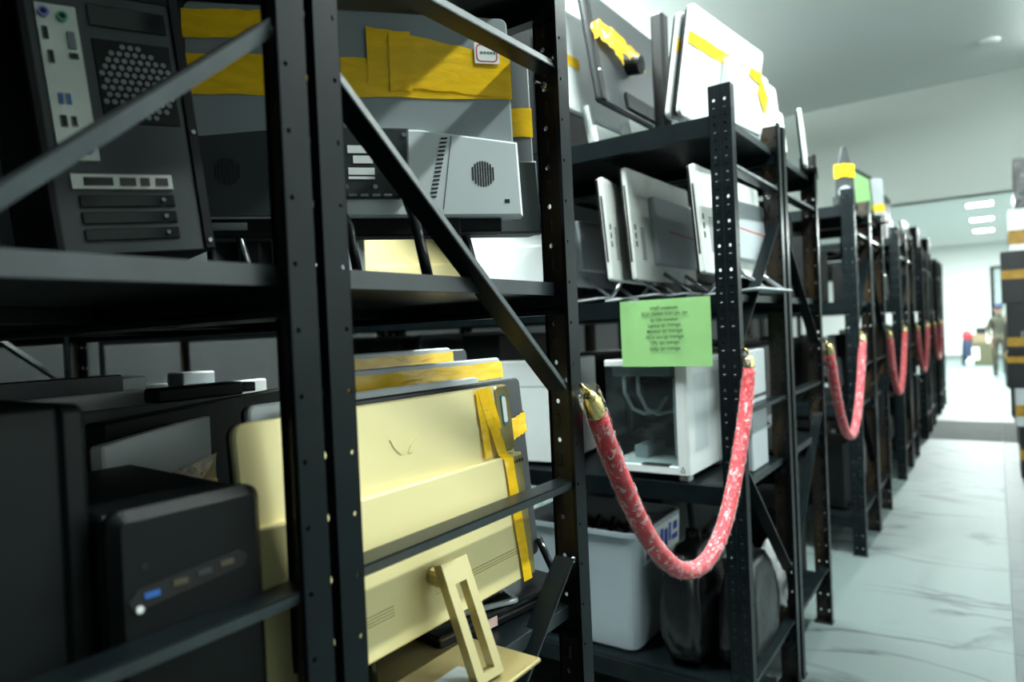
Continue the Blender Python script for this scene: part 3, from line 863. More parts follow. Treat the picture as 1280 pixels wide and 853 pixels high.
# fan grille: hexagonal holes
fg = MB().box(-.018, .072, -.0035, -.001, .165, .270, .001).build('fan_plate', 'black', tw)
hexs = MB()
for j in range(11):
    for i in range(9):
        x = -.012 + .0092 * i + (.0046 if j % 2 else 0); z = .174 + .0088 * j
        if (x - .027) ** 2 + (z - .217) ** 2 < .047 ** 2:
            hexs.prism(ellipse(x, z, .0036, .0036, 6), -.0048, -.003, 'y')
h_ = hexs.build('fan_grille', 'mid_grey', fg); h_['kind'] = 'stuff'
MB().box(-.018, .072, -.005, -.001, .285, .312, .001).build('blank_plate', 'black_gloss', tw)
MB().box(-.070, .080, -.0045, -.001, .325, .405, .001).build('power_supply', 'black', tw)
psu = MB()
for j in range(6):
    for i in range(11):
        psu.prism(ellipse(-.040 + .0095 * i + (.0047 if j % 2 else 0), .340 + .010 * j, .0037, .0037, 6), -.0056, -.004, 'y')
h_ = psu.build('supply_grille', 'dark_grey', tw); h_['kind'] = 'stuff'
cardp = MB().box(-.066, .050, -.0055, -.001, .080, .100, .001).build('card_bracket', 'shield', tw)
for (x0, x1) in ((-.052, -.020), (-.012, .006), (.012, .022), (.030, .044)):
    MB().box(x0, x1, -.0072, -.005, .085, .095).build('port', 'slot', cardp)
for k in range(3):
    MB().box(-.060, .050, -.0045, -.001, .016 + .021 * k, .032 + .021 * k, .0015).build('slot_cover', 'black_gloss', tw)
    MB().cyl((.036, -.0065, .025 + .021 * k), (.036, -.004, .025 + .021 * k), .0028, 8).build('screw', 'chrome', tw)
for (x, z) in ((-.085, .10), (.086, .158), (.086, .012)):
    MB().cyl((x, -.0085, z), (x, -.005, z), .003, 8).build('screw', 'chrome', tw)

tower_pc('plain black desktop tower on the upper shelf at the photo\'s left edge', (-.725, .145, 1.405), 90, .17, .40, .40, 'dark_grey')
# lower shelf: small black tower with front ports, plain tower beside it
mt = thing('mini_tower', 'small black desktop tower with rounded front edges and a slanted row of front ports', 'computer', (-.672, .364, .825), (0, 0, R_(87)))
MB().box(-.074, .074, .014, .30, .008, .338, .004).build('case_body', 'black', mt)
fpn = MB(); fpn.prism(rrect(-.077, .077, .004, .344, .016, 5), -.016, .016, 'y', .010)
fp = fpn.build('front_panel', 'black', mt)
pr = MB().prism([(-.060, .250), (.050, .262), (.056, .272), (.046, .280), (-.056, .270), (-.064, .261)], -.0175, -.014, 'y').build('port_recess', 'slot', fp)
for (x, z, m) in ((-.043, .2625, 'blue_port'), (-.016, .266, 'brown_port'), (.008, .2685, 'dark_grey'), (.032, .271, 'brown_port')):
    MB().box(x - .007, x + .007, -.0185, -.0165, z - .0028, z + .0028).build('port', m, pr)
MB().cyl((-.055, -.0195, .252), (-.055, -.015, .252), .0034, 10).build('power_light', 'sticker', fp)
MB().cyl((-.048, -.0168, .290), (-.048, -.0155, .290), .003, 10).build('headset_jack', 'slot', fp)
tower_pc('tall plain black desktop tower left of the small tower with front ports', (-.905, .279, .825), 180, .40, .445, .175, 'black')
# flat monitors lying in a loose pile behind the small tower
def line_panel(label, p, yaw, w, top, m, t=.02, tp=None):
    """panel on the lower shelf starting at near point p, running along yaw, top edge at height 'top'"""
    d = Vector((math.cos(R_(yaw)), math.sin(R_(yaw))))
    c = Vector(p) + d * w / 2
    h = top - .845
    o = flat_panel('monitor', label, 'monitor', (c.x, c.y, .845), yaw, 0, w, h, m, t, corner=.006)
    MB().prism(rrect(-w * .28, w * .28, .03, h * .5, .02), -t - .012, -t + .004, 'y', .005).build('rear_chassis', m, o)
    MB().box(-.11, .11, -.06, .06, -.020, -.012, .002).build('stand_foot', 'black', o)
    MB().box(-.03, .03, -.015, .0, -.014, .02, .002).build('stand_neck', 'black', o)
    if tp: tape_patch(o, ((tp[0], tp[2], tp[3]), (tp[1], tp[2], tp[3])), -t - .0018)
    return o
line_panel('white monitor on edge behind the small black tower, its brown-taped back to the aisle', (-1.0, .413), 128, .40, 1.190, 'white', .02, (-.02, .19, .20, .27))
line_panel('black monitor on edge just behind the white brown-taped monitor', (-1.10, .456), 119, .62, 1.212, 'black', .03)
line_panel('grey monitor on edge, third of the panels behind the small black tower', (-1.45, .45), 90, .56, 1.203, 'mid_grey')
line_panel('cream monitor with a short amber tape, deep in the lower shelf', (-1.55, .40), 90, .66, 1.229, 'white_old', .02, (.17, .24, .33, .384))
line_panel('dark monitor farthest in, behind the cream monitor of the lower shelf', (-1.66, .36), 90, .40, 1.262, 'dark_grey')
for (yy, ww, ll) in ((.80, .12, 'left'), (1.0, .09, 'right')):
    o = thing('white_carton', 'small pale carton deep in the lower shelf, %s one of two' % ll, 'box', (-1.78, yy, .825))
    MB().box(-.04, .04, -ww / 2, ww / 2, 0, .425, .003).build('carton_body', 'silver', o)
    MB().box(-.041, .041, -ww / 2 + .01, ww / 2 - .03, .385, .395).build('print_line', 'mid_grey', o)
ds = thing('docking_station', 'small black dock lying on top of the monitors in the lower shelf', 'dock', (-1.12, .70, 1.215), (0, 0, R_(72)))
MB().box(-.10, .10, -.03, .03, 0, .030, .004).build('body', 'black', ds)
MB().box(.10, .135, -.025, .025, .004, .026, .002).build('plug_block', 'black_gloss', ds)
ds.location = (-1.462, .83, 1.203); ds.rotation_euler = (0, 0, R_(90))

# ------------------------------------------------------------------ second row, top shelf
z3 = LV[3]
m1 = flat_panel('monitor', 'dark grey monitor on the second row\'s top shelf, bunched amber tape across its back', 'monitor', (-1.062, 2.335, 2.075), 90, 8.5, .58, .40, 'dark_grey', .020)
MB().box(-.291, -.262, -.026, -.012, 0, .40, .003).build('edge_strip', 'black', m1)
MB().box(-.10, .22, -.030, -.018, .012, .075, .004).build('port_hood', 'black_gloss', m1)
hb = MB().cyl((-.03, -.020, .19), (-.03, -.075, .175), .032, 16).build('stand_hinge', 'black', m1)
pl = MB(); pl.box(-.030, .026, -.135, -.085, -.130, .355, .010, T=Matrix.Rotation(R_(8.5), 4, 'X')); pl.build('stand_pole', 'black', m1)
MB().box(-.15, .14, -.22, .0, -.139, -.128, .004, T=Matrix.Rotation(R_(8.5), 4, 'X')).build('stand_base', 'mid_grey', m1)
tape_strip(m1, [(-.302, -.028, .225), (-.24, -.030, .262), (-.16, -.034, .255), (-.06, -.045, .225), (.02, -.060, .19)], (0, 0, 1), .060, .010)
tape_strip(m1, [(-.25, -.032, .235), (-.17, -.040, .215), (-.11, -.040, .18)], (0.2, 0, 1), .045, .010)
MB().cyl((-.285, -.030, .10), (-.285, -.024, .10), .005, 8).build('screw', 'steel', m1)
ws = flat_panel('monitor', 'white monitor on wedge legs left of the taped dark grey monitor, top shelf', 'monitor', (-1.16, 2.24, 2.06), 88, 7, .44, .38, 'white', .02)
tape_patch(ws, ((-.22, .16, .20), (-.12, .16, .20)), -.0215, nx=5)
for s_ in (-.14, .14):
    MB().prism([(s_ - .012, .02), (s_ + .012, .02), (s_ + .03, -.122), (s_ + .006, -.122)], -.05, -.02, 'y', .002).build('stand_leg', 'white', ws)
wa = flat_panel('all_in_one', 'white all-in-one with a broken amber tape band, nearest on the second row\'s top shelf', 'computer', (-.760, 2.309, 1.966), 84, -10, .56, .33, 'white', .016, corner=.02)
MB().prism(rrect(-.04, .275, .03, .235, .015), -.050, -.014, 'y', .006).build('rear_chassis', 'white', wa)
MB().box(-.02, .26, -.046, -.02, -.012, .03, .003).build('port_hood', 'silver', wa)
tape_patch(wa, ((-.281, .212, .248), (.02, .212, .250)), -.0175)
tape_patch(wa, ((.10, .205, .232), (.20, .195, .235)), -.053, nx=6)
tape_patch(wa, ((.19, .165, .225), (.281, .10, .17)), -.053, nx=6)
MB().cyl((.04, -.054, .225), (.04, -.049, .225), .006, 10).build('screw', 'steel', wa)
MB().box(-.20, .22, -.05, .03, -.028, -.022, .002).build('stand_base', 'silver', wa)
MB().box(-.03, .03, -.02, .0, -.024, .01, .002).build('stand_neck', 'silver', wa)
wc = flat_panel('all_in_one', 'white panel taped back to back against the white all-in-one on the top shelf', 'computer', (-.797, 2.312, 1.966), 84, -10, .56, .318, 'white', .016, corner=.02)
tape_patch(wc, ((-.281, .20, .236), (-.22, .20, .238)), -.0175, nx=4)
MB().box(-.20, .20, -.010, .03, -.028, -.022, .002).build('stand_base', 'white', wc)
MB().box(-.03, .03, -.012, .004, -.024, .01, .002).build('stand_neck', 'white', wc)
wd = flat_panel('all_in_one', 'plain white all-in-one with rounded corners at the end of the second row\'s top shelf', 'computer', (-.725, 2.715, 1.950), 86, 5, .50, .325, 'white', .02, corner=.02)
MB().prism(rrect(-.2, .2, .03, .20, .02), -.05, -.015, 'y', .006).build('rear_chassis', 'white', wd)
MB().box(-.15, .15, -.06, .05, -.015, -.008, .002).build('stand_base', 'white', wd)
MB().box(-.03, .03, -.02, .0, -.01, .03, .002).build('stand_neck', 'white', wd)
we = flat_panel('monitor', 'white monitor turned away beside the last post of the second row, top shelf', 'monitor', (-.655, 3.16, 1.945), 100, 4, .34, .24, 'white', .015)
MB().box(-.12, .12, -.05, .04, -.010, -.002, .002).build('stand_foot', 'black', we)
wf = flat_panel('monitor', 'thin dark monitor edge-on between white panels, far end of the second row', 'monitor', (-.80, 2.98, 1.945), 96, 2, .42, .27, 'black', .02)
MB().box(-.12, .12, -.05, .04, -.010, -.002, .002).build('stand_foot', 'black', wf)

# second row, middle shelf: white all-in-ones in a line
z2 = LV[2]
def white_aio(label, x, y, yaw, w=.55, h=.372, mats='white_old', lean=4, zoff=.065, box=True, red=True):
    o = flat_panel('all_in_one', label, 'computer', (x, y, z2 + zoff), yaw, lean, w, h, mats, .018, corner=.008)
    if box:
        c = MB(); c.prism(rrect(-w * .22, w * .45, .055, h * .78, .006), -.040, -.016, 'y', .004)
        b = c.build('rear_chassis', 'silver', o)
        if red: MB().prism([(-.01, h * .47), (w * .44, h * .45), (w * .44, h * .462), (-.01, h * .482)], -.0408, -.039, 'y').build('red_stripe', 'red', b)
    slots(o, 'side_ports', [(-w * .46, -w * .46 + .008, .11 + .028 * k, .128 + .028 * k) for k in range(3)], -.018)
    slots(o, 'vent', [(-w * .38, -w * .33, .07 + .008 * k, .0735 + .008 * k) for k in range(14)], -.018, 'mid_grey')
    MB().box(-w / 2 - .0012, -w / 2 + .001, -.010, -.004, .06, h - .06).build('edge_groove', 'slot', o)
    rod_leg(o, [(-.05, -.02, .03), (.0, -.10, -zoff + .010)], .007)
    rod_leg(o, [(.15, -.02, .03), (.20, -.10, -zoff + .010)], .007)
    rod_leg(o, [(-.10, .0, .01), (-.12, .05, -zoff + .010)], .007)
    MB().prism(rrect(-.16, .22, -.13, .06, .03), -zoff + .003, -zoff + .011, 'z', .002).build('stand_base', 'silver', o)
    return o
white_aio('worn white all-in-one with a red stripe on its grey rear box, above the green sign', -.965, 2.325, 90)
white_aio('yellowed white all-in-one, ports showing, left of the red-striped one above the sign', -1.045, 2.225, 97, .50, .335, red=False, box=False)
white_aio('white all-in-one with red stripe standing edge-on right behind the near post', -.715, 2.315, 88, .60, .335)
o = white_aio('grey-blue all-in-one left of the yellowed one, half hidden behind the nearest post', -1.23, 2.23, 92, .46, .30, 'silver', red=False)
o = flat_panel('all_in_one', 'pale white all-in-one back seen under the taped dark all-in-one, right of the brace', 'computer', (-1.47, 2.12, z2 + .03), 30, 3, .40, .36, 'white', .018)
MB().prism(rrect(-.12, .12, .04, .2, .01), -.04, -.015, 'y', .004).build('rear_chassis', 'white', o)
MB().box(-.1, .1, -.06, .06, -.030, -.022, .002).build('stand_base', 'silver', o)
MB().box(-.03, .03, -.012, .004, -.025, .02, .002).build('stand_neck', 'silver', o)
o = flat_panel('all_in_one', 'gold all-in-one on the second row, seen between the stand legs of the dark one', 'computer', (-1.98, 2.14, z2 + .06), 35, 3, .46, .36, 'gold', .02)
MB().prism(rrect(-.18, .18, .0, .15, .01), -.05, -.015, 'y', .004).build('rear_chassis', 'gold', o)
for sx in (-.1, .1): MB().box(sx - .012, sx + .012, -.04, .0, -.06, .01, .002).build('stand_leg', 'gold_dark', o)
o = flat_panel('all_in_one', 'pale blue-white all-in-one at the inner end of the second row, beside the gold one', 'computer', (-2.36, 2.14, z2 + .03), 35, 3, .40, .33, 'silver', .02)
MB().prism(rrect(-.15, .15, .0, .13, .01), -.045, -.015, 'y', .004).build('rear_chassis', 'white', o)
MB().box(-.1, .1, -.06, .06, -.030, -.022, .002).build('stand_base', 'silver', o)
MB().box(-.03, .03, -.012, .004, -.025, .02, .002).build('stand_neck', 'silver', o)

sc = thing('white_cabinet', 'white seamed computer case on the second row, left of the glass-sided case', 'computer', (-1.45, 2.07, .8255), (0, 0, R_(8)))
MB().box(-.17, .17, 0, .36, .012, .385, .004).build('case_body', 'white', sc)
MB().box(-.168, .168, -.0006, .002, .288, .2905).build('seam', 'mid_grey', sc)
for sx in (-.14, .14):
    for yy in (.03, .33): MB().box(sx - .015, sx + .015, yy - .015, yy + .015, 0, .013, .002).build('foot', 'black', sc)
# green paper sign
sg = thing('paper_sign', 'light green paper sign with lines of black lettering, taped under the second row\'s beam', 'sign', (-.842, 2.0085, 1.191), (0, 0, 0))
pv = []; pf = []
nx, nz = 10, 7
for layer in (0, 1):
    for i in range(nx + 1):
        for j in range(nz + 1):
            x = -.1485 + .297 * i / nx; z = .210 * j / nz
            y = -.0035 - .006 * math.sin(math.pi * i / nx) * (1 - j / nz) ** 2 + .0006 * layer - .0022 * math.sin(2.3 * i / nx * math.pi) * (1 - j / nz)
            pv.append((x, y, z))
K = (nx + 1) * (nz + 1); n = nz + 1
for layer in (0, 1):
    for i in range(nx):
        for j in range(nz):
            q = (layer * K + i * n + j, layer * K + (i + 1) * n + j, layer * K + (i + 1) * n + j + 1, layer * K + i * n + j + 1)
            pf.append(q if layer == 0 else q[::-1])
MB().add(pv, pf).build('paper', 'green_paper', sg, smooth=True)
def text_mesh(body, size):
    cu = bpy.data.curves.new('lettering', 'FONT')
    cu.body = body; cu.size = size; cu.align_x = 'CENTER'; cu.resolution_u = 2; cu.offset = size * .022
    ob = bpy.data.objects.new('lettering', cu); COL.objects.link(ob)
    dg = bpy.context.evaluated_depsgraph_get()
    me = bpy.data.meshes.new_from_object(ob.evaluated_get(dg))
    bpy.data.objects.remove(ob)
    return me
LINES = ['ขายดี notebook', 'ให้เช่า มือสอง ราคา ถูก, ทุก', 'รุ่น และ monitor', 'Laptop ชุด ราคาถูก', 'Monitor ชุด ราคาถูก', 'All in one ชุด ราคาถูก', 'CPU ชุด ราคาถูก', 'ทุกรุ่น ชุด ราคาถูก']
for i, ln in enumerate(LINES):
    me = text_mesh(ln, .0142)
    me.materials.clear(); me.materials.append(M['ink'])
    t = link('lettering', me, sg)
    zc = .178 - .0182 * i
    t.rotation_euler = (R_(90), 0, 0)
    t.location = (.002, -.0125 + .006 * (zc / .21), zc)
def tp_clip(x):
    tape_strip(sg, [(x - .02, -.006, .212), (x + .02, -.006, .212)], (0, 0, 1), .018, .0006, name='clear_tape').data.materials[0] = M['film']
tp_clip(-.1); tp_clip(.1)

# white glass-sided case on the second row
pc = thing('glass_case', 'white desktop case with a glass side and two white hoses, under the green sign', 'computer', (-.93, 2.03, .8255), (0, 0, 0))
cw, cd, chh = .282, .36, .366
FZ = .020
fr = MB()
fr.box(-cw / 2, cw / 2, 0, cd, FZ, FZ + .028, .003)                        # floor tray
fr.box(-cw / 2, cw / 2, 0, cd, FZ + chh - .022, FZ + chh, .003)             # roof
fr.box(-cw / 2, -cw / 2 + .012, cd - .02, cd, FZ, FZ + chh, .002)
fr.box(-cw / 2, cw / 2, cd - .012, cd, FZ, FZ + chh, .002)
fr.build('case_frame', 'white', pc)
MB().box(cw / 2 - .036, cw / 2 - .004, -.002, .03, FZ, FZ + chh, .003).build('corner_pillar', 'white', pc)
fpan = MB().box(cw / 2 - .006, cw / 2 + .003, .0, cd, FZ, FZ + chh, .003).build('front_panel', 'white', pc)
MB().prism(rrect(.055, .165, FZ + .07, FZ + chh - .05, .004), cw / 2 + .001, cw / 2 + .0042, 'x').build('mesh_insert', 'insert', fpan)
MB().box(-cw / 2 + .014, cw / 2 - .04, cd - .05, cd - .04, FZ + .03, FZ + chh - .024).build('mainboard_tray', 'inside_dark', pc)
MB().box(-.06, .06, .12, cd - .052, FZ + .12, FZ + .15, .003).build('graphics_card', 'black', pc)
MB().box(-.04, .05, .18, cd - .052, FZ + .20, FZ + .29, .006).build('cooler_block', 'inside_dark', pc)
MB().box(-cw / 2 + .02, cw / 2 - .06, .02, .13, FZ + chh - .055, FZ + chh - .022, .003).build('radiator', 'silver', pc)
for k in range(2):
    x = -.085 + .05 * k
    MB().tube([(x, .03, FZ + chh - .05), (x + .002, .03, FZ + chh - .11), (x + .018, .05, FZ + chh - .165), (x + .045, .08, FZ + chh - .185), (x + .075, .13, FZ + chh - .18), (x + .085, .18, FZ + chh - .14)], .0065, 10).build('cooling_hose', 'water_hose', pc, smooth=True)
MB().box(cw / 2 - .046, cw / 2 - .038, .004, .012, FZ + .06, FZ + chh - .06, .001).build('light_bar', 'silver', pc)
MB().box(-.02, .075, -.001, .03, FZ + .0275, FZ + .0295).build('floor_grille', 'inside_dark', pc)
MB().box(-.09, -.04, .10, .25, FZ + .0275, FZ + .07, .003).build('supply_cover', 'silver', pc)
MB().box(-cw / 2 + .002, cw / 2 - .037, .001, .004, FZ + .026, FZ + chh - .02).build('side_glass', 'glass', pc)
for sx in (-.12, .12):
    for y in (.03, cd - .03):
        MB().box(sx - .018, sx + .014, y - .02, y + .02, 0, FZ + .001, .003).build('foot', 'white', pc)
lg = MB()   # A-shaped mark on the pillar
for pl_ in ([(-.007, 0), (-.0045, 0), (.0008, .014), (-.0008, .014)], [(.007, 0), (.0045, 0), (-.0008, .014), (.0008, .014)], [(-.008, -.004), (.008, -.004), (.008, -.0025), (-.008, -.0025)]):
    lg.prism([(p[0] + cw / 2 - .020, p[1] + FZ + .015) for p in pl_], -.0028, -.0016, 'y')
lg.build('logo', 'ink', pc)
gb = thing('grey_box', 'pale grey box stored behind the near post, on the shelf of the white case', 'box', (-.665, 2.36, .825), (0, 0, 0))
MB().box(-.035, .005, -.10, .08, 0, .40, .004).build('carton_body', 'silver', gb)
MB().box(-.036, .006, -.101, .081, .24, .25).build('seam', 'dark_grey', gb)
gp = thing('printer', 'low white printer on the shelf beside the pale grey box', 'printer', (-.80, 2.76, .825), (0, 0, R_(90)))
MB().box(-.12, .12, -.13, .13, 0, .10, .012).build('body', 'white_old', gp)
MB().box(-.10, .10, -.135, -.12, .03, .06, .004).build('paper_slot', 'black', gp)
MB().box(-.11, .11, -.09, .11, .10, .115, .004).build('lid', 'mid_grey', gp)

# bottom shelf of the second row: milky bin and black bags
bn = thing('storage_bin', 'milky plastic storage bin with a blue-printed label on the second row\'s bottom shelf', 'bin', (-1.235, 2.255, .2105), (0, 0, 0))
def bin_shell():
    mb = MB()
    def ring(hx, hy, z, r): return [(p[0], p[1], z) for p in rrect(-hx, hx, -hy, hy, r, 5)]
    rings = [ring(.205, .165, 0.0, .035), ring(.215, .175, .012, .04), ring(.235, .195, .40, .045), ring(.246, .206, .403, .048), ring(.246, .206, .418, .048), ring(.236, .196, .418, .045), ring(.222, .182, .39, .04), ring(.20, .16, .02, .035)]
    n = len(rings[0]); vs = sum(rings, []); fs = []
    for k in range(len(rings) - 1):
        for i in range(n): fs.append((k * n + i, k * n + (i + 1) % n, (k + 1) * n + (i + 1) % n, (k + 1) * n + i))
    fs.append(tuple(range(n))[::-1]); fs.append(tuple(range((len(rings) - 1) * n, len(rings) * n)))
    return mb.add(vs, fs)
bin_shell().build('bin_body', 'binplastic', bn, smooth=False)
lb = MB().add([(.2330, -.13, .29), (.2330, .185, .29), (.2385, .185, .398), (.2385, -.13, .398)], [(0, 1, 2, 3)]).build('printed_label', 'sticker', bn)
bl = MB()
for (y0, y1, z0, z1) in ((-.11, -.07, .305, .385), (-.07, -.01, .305, .325), (.01, .035, .315, .38), (.045, .075, .31, .372), (.085, .105, .32, .385), (.115, .17, .315, .335), (.125, .165, .35, .38)):
    bl.add([(.2338 + (z0 - .29) * .051, y0, z0), (.2338 + (z0 - .29) * .051, y1, z0), (.2338 + (z1 - .29) * .051, y1, z1), (.2338 + (z1 - .29) * .051, y0, z1)], [(0, 1, 2, 3)])
bl.build('label_print', 'blue', lb)
for k in range(5):
    MB().tube([(-.15 + .07 * k, -.1, .30), (-.12 + .06 * k, .0, .40), (-.10 + .05 * k, .12, .33)], .012, 8).build('cable', 'black', bn, smooth=True)
def soft_bag(label, loc, sx, sy, sz, seed, m='black'):
    o = thing('equipment_bag', label, 'bag', loc)
    rnd = random.Random(seed)
    bm = bmesh.new(); bmesh.ops.create_icosphere(bm, subdivisions=4, radius=1)
    for v in bm.verts:
        c = v.co
        q = Vector((math.copysign(abs(c.x) ** .45, c.x), math.copysign(abs(c.y) ** .45, c.y), math.copysign(abs(c.z) ** .5, c.z)))
        k = 1 + rnd.uniform(-.02, .02) + .07 * math.sin(9 * c.x + seed + 5 * c.z) * math.sin(7 * c.y - 6 * c.z)
        v.co = Vector((q.x * sx * k * (1 - .25 * max(0, q.z)), q.y * sy * k * (1 - .25 * max(0, q.z)), (max(q.z, -.98) + .98) * sz / 1.98))
    me = bpy.data.meshes.new('bag_body'); bm.to_mesh(me); bm.free()
    me.materials.append(M['bag'] if m == 'black' else M[m])
    for p in me.polygons: p.use_smooth = True
    link('bag_body', me, o)
    MB().tube([(-sx * .3, 0, sz * .92), (-sx * .25, 0, sz * 1.08), (sx * .25, 0, sz * 1.08), (sx * .3, 0, sz * .92)], .008, 8).build('handle', m, o, smooth=True)
    return o
soft_bag('black equipment bag right of the milky bin', (-.86, 2.22, .2105), .075, .16, .38, 2)
soft_bag('black equipment bag in front of the near post\'s foot, by the bin', (-.70, 2.28, .2105), .065, .17, .34, 5)
soft_bag('white bag sagging on the bottom shelf behind the near post', (-.70, 2.66, .2405), .06, .10, .26, 9, 'white')

# ------------------------------------------------------------------ red ropes across the gaps
def rope(label, y0, y1, x=-.594, z0=1.232, z1=1.245, zmin=.765, seed=1, detail=True):
    o = thing('velvet_rope', label, 'rope', (x, y0, z0), group='red barrier ropes between the rack rows')
    L = y1 - y0
    CP = [(0, 1.215), (.031, 1.165), (.069, 1.101), (.115, 1.032), (.175, .949), (.262, .857), (.395, .771), (.55, .741), (.70, .785), (.83, .902), (.935, 1.044), (.985, 1.150), (1.0, 1.235)]
    dz = [0, zmin - .741]
    def pt(u):
        u = max(0.0, min(1.0, u)) * (len(CP) - 1)
        i = min(int(u), len(CP) - 2); f = u - i
        p0, p1, p2, p3 = CP[max(0, i - 1)], CP[i], CP[i + 1], CP[min(len(CP) - 1, i + 2)]
        q = [.5 * (2 * p1[k] + (p2[k] - p0[k]) * f + (2 * p0[k] - 5 * p1[k] + 4 * p2[k] - p3[k]) * f * f + (3 * p1[k] - p0[k] - 3 * p2[k] + p3[k]) * f ** 3) for k in (0, 1)]
        return Vector((.006 * math.sin(3 * q[0] + seed), L * q[0], q[1] + dz[1] * math.sin(math.pi * q[0]) - z0))
    us = [i / 48 for i in range(49)]
    a, b = .088, .940
    core = [pt(a + (b - a) * u) for u in us]
    MB().tube(core, .0195, 14 if detail else 8).build('velvet_core', 'velvet', o, smooth=True)
    rnd = random.Random(seed)
    # wrinkled clear sleeve
    n = 22 if detail else 10
    mb = MB(); vs = []; fs = []
    m = 150 if detail else 40
    for i in range(m + 1):
        u = .010 + (.985 - .010) * i / m
        p = pt(u); t = (pt(min(1, u + .01)) - pt(max(0, u - .01))).normalized()
        nx = t.cross(Vector((1, 0, 0))).normalized(); ny = Vector((1, 0, 0))
        flare = 1.0
        for k in range(n):
            a_ = 2 * math.pi * k / n + .5 * math.sin(i * .35)
            r = .0213 * flare + rnd.uniform(-.0010, .0014) + .0009 * math.sin(i * 1.9 + k)
            vs.append(p + (nx * math.cos(a_) + ny * math.sin(a_)) * r)
    for i in range(m):
        for k in range(n): fs.append((i * n + k, i * n + (k + 1) % n, (i + 1) * n + (k + 1) % n, (i + 1) * n + k))
    mb.add(vs, fs).build('plastic_sleeve', 'wrap', o, smooth=True)
    for (ua, ub, uc) in ((a, .022, .0), (b, .978, 1.0)):
        f0, f1, f2 = pt(ua), pt(ub), pt(uc)
        cap = MB(); cap.tube([f0, f0.lerp(f1, .15), f0.lerp(f1, .7), f1], [.0175, .0185, .0165, .010], 14)
        c = cap.build('brass_end', 'brass', o, smooth=True)
        hk = MB(); d = (f2 - f1)
        hk.tube([f1, f1.lerp(f2, .5), f2 + Vector((-.006, 0, 0)), f2 + Vector((-.014, -.004 if uc else .004, .006))], .0042, 8)
        hk.build('snap_hook', 'brass', c, smooth=True)
    return o
rope_lab = ['nearest red velvet rope in clear plastic, hanging between the first two rack rows', 'second red velvet rope from the viewer, between the second and third rack rows',
            'third red velvet rope along the aisle, blurred', 'fourth red velvet rope along the aisle, small and blurred', 'fifth red velvet rope, last one at the far end of the racks']
for k in range(5):
    ya = row_y[k][1] + UD - .022; yb = row_y[k + 1][0] + .03
    rope(rope_lab[k], ya, yb, zmin=(.741, .735, .74, .75, .75)[k], seed=k + 1, detail=k < 2)

# ------------------------------------------------------------------ third row and beyond
bt = thing('taped_speaker', 'slim dark speaker wound with amber tape on top of the third rack row', 'speaker', (-.665, 4.20, 1.936), (0, 0, R_(8)))
sp = MB(); sp.prism([(-.050, 0), (.050, 0), (.045, .16), (.012, .32), (-.012, .32), (-.045, .16)], -.06, .06, 'y', .006)
sp.build('body', 'dark_grey', bt)
tape_strip(bt, [(-.052, -.062, .185), (.0, -.066, .19), (.050, -.062, .178)], (0, 0, 1), .075, .004)
eb = MB(); eb.add([(.046, -.062, .14), (.050, .062, .14), (.042, .062, .215), (.040, -.062, .215)], [(0, 1, 2, 3)]); eb.build('packing_tape', 'tape', bt)
MB().cyl((0, -.065, .07), (0, -.058, .07), .034, 18).build('speaker_cone', 'silver', bt)
gm = flat_panel('monitor', 'dark monitor with a green paper on its back, on top of the third rack row', 'monitor', (-.70, 4.94, 1.99), 84, 4, .62, .27, 'black', .03)
MB().box(-.20, .17, -.034, -.029, .03, .235).build('green_paper', 'green_paper', gm)
MB().box(-.15, .15, -.08, .08, -.055, -.045, .003).build('stand_foot', 'black', gm)
MB().box(-.03, .03, -.02, .0, -.05, .02, .002).build('stand_neck', 'black', gm)
gd = flat_panel('monitor', 'silver-edged monitor beside the green-papered one, top of the third rack row', 'monitor', (-.66, 5.22, 1.99), 40, 2, .10, .25, 'silver', .05)
MB().box(-.06, .06, -.08, .05, -.055, -.045, .003).build('stand_foot', 'black', gd)
MB().box(-.03, .03, -.03, .0, -.05, .02, .002).build('stand_neck', 'black', gd)
tape_patch(gd, ((-.05, .02, .07), (.05, .02, .08)), -.052, nx=4)

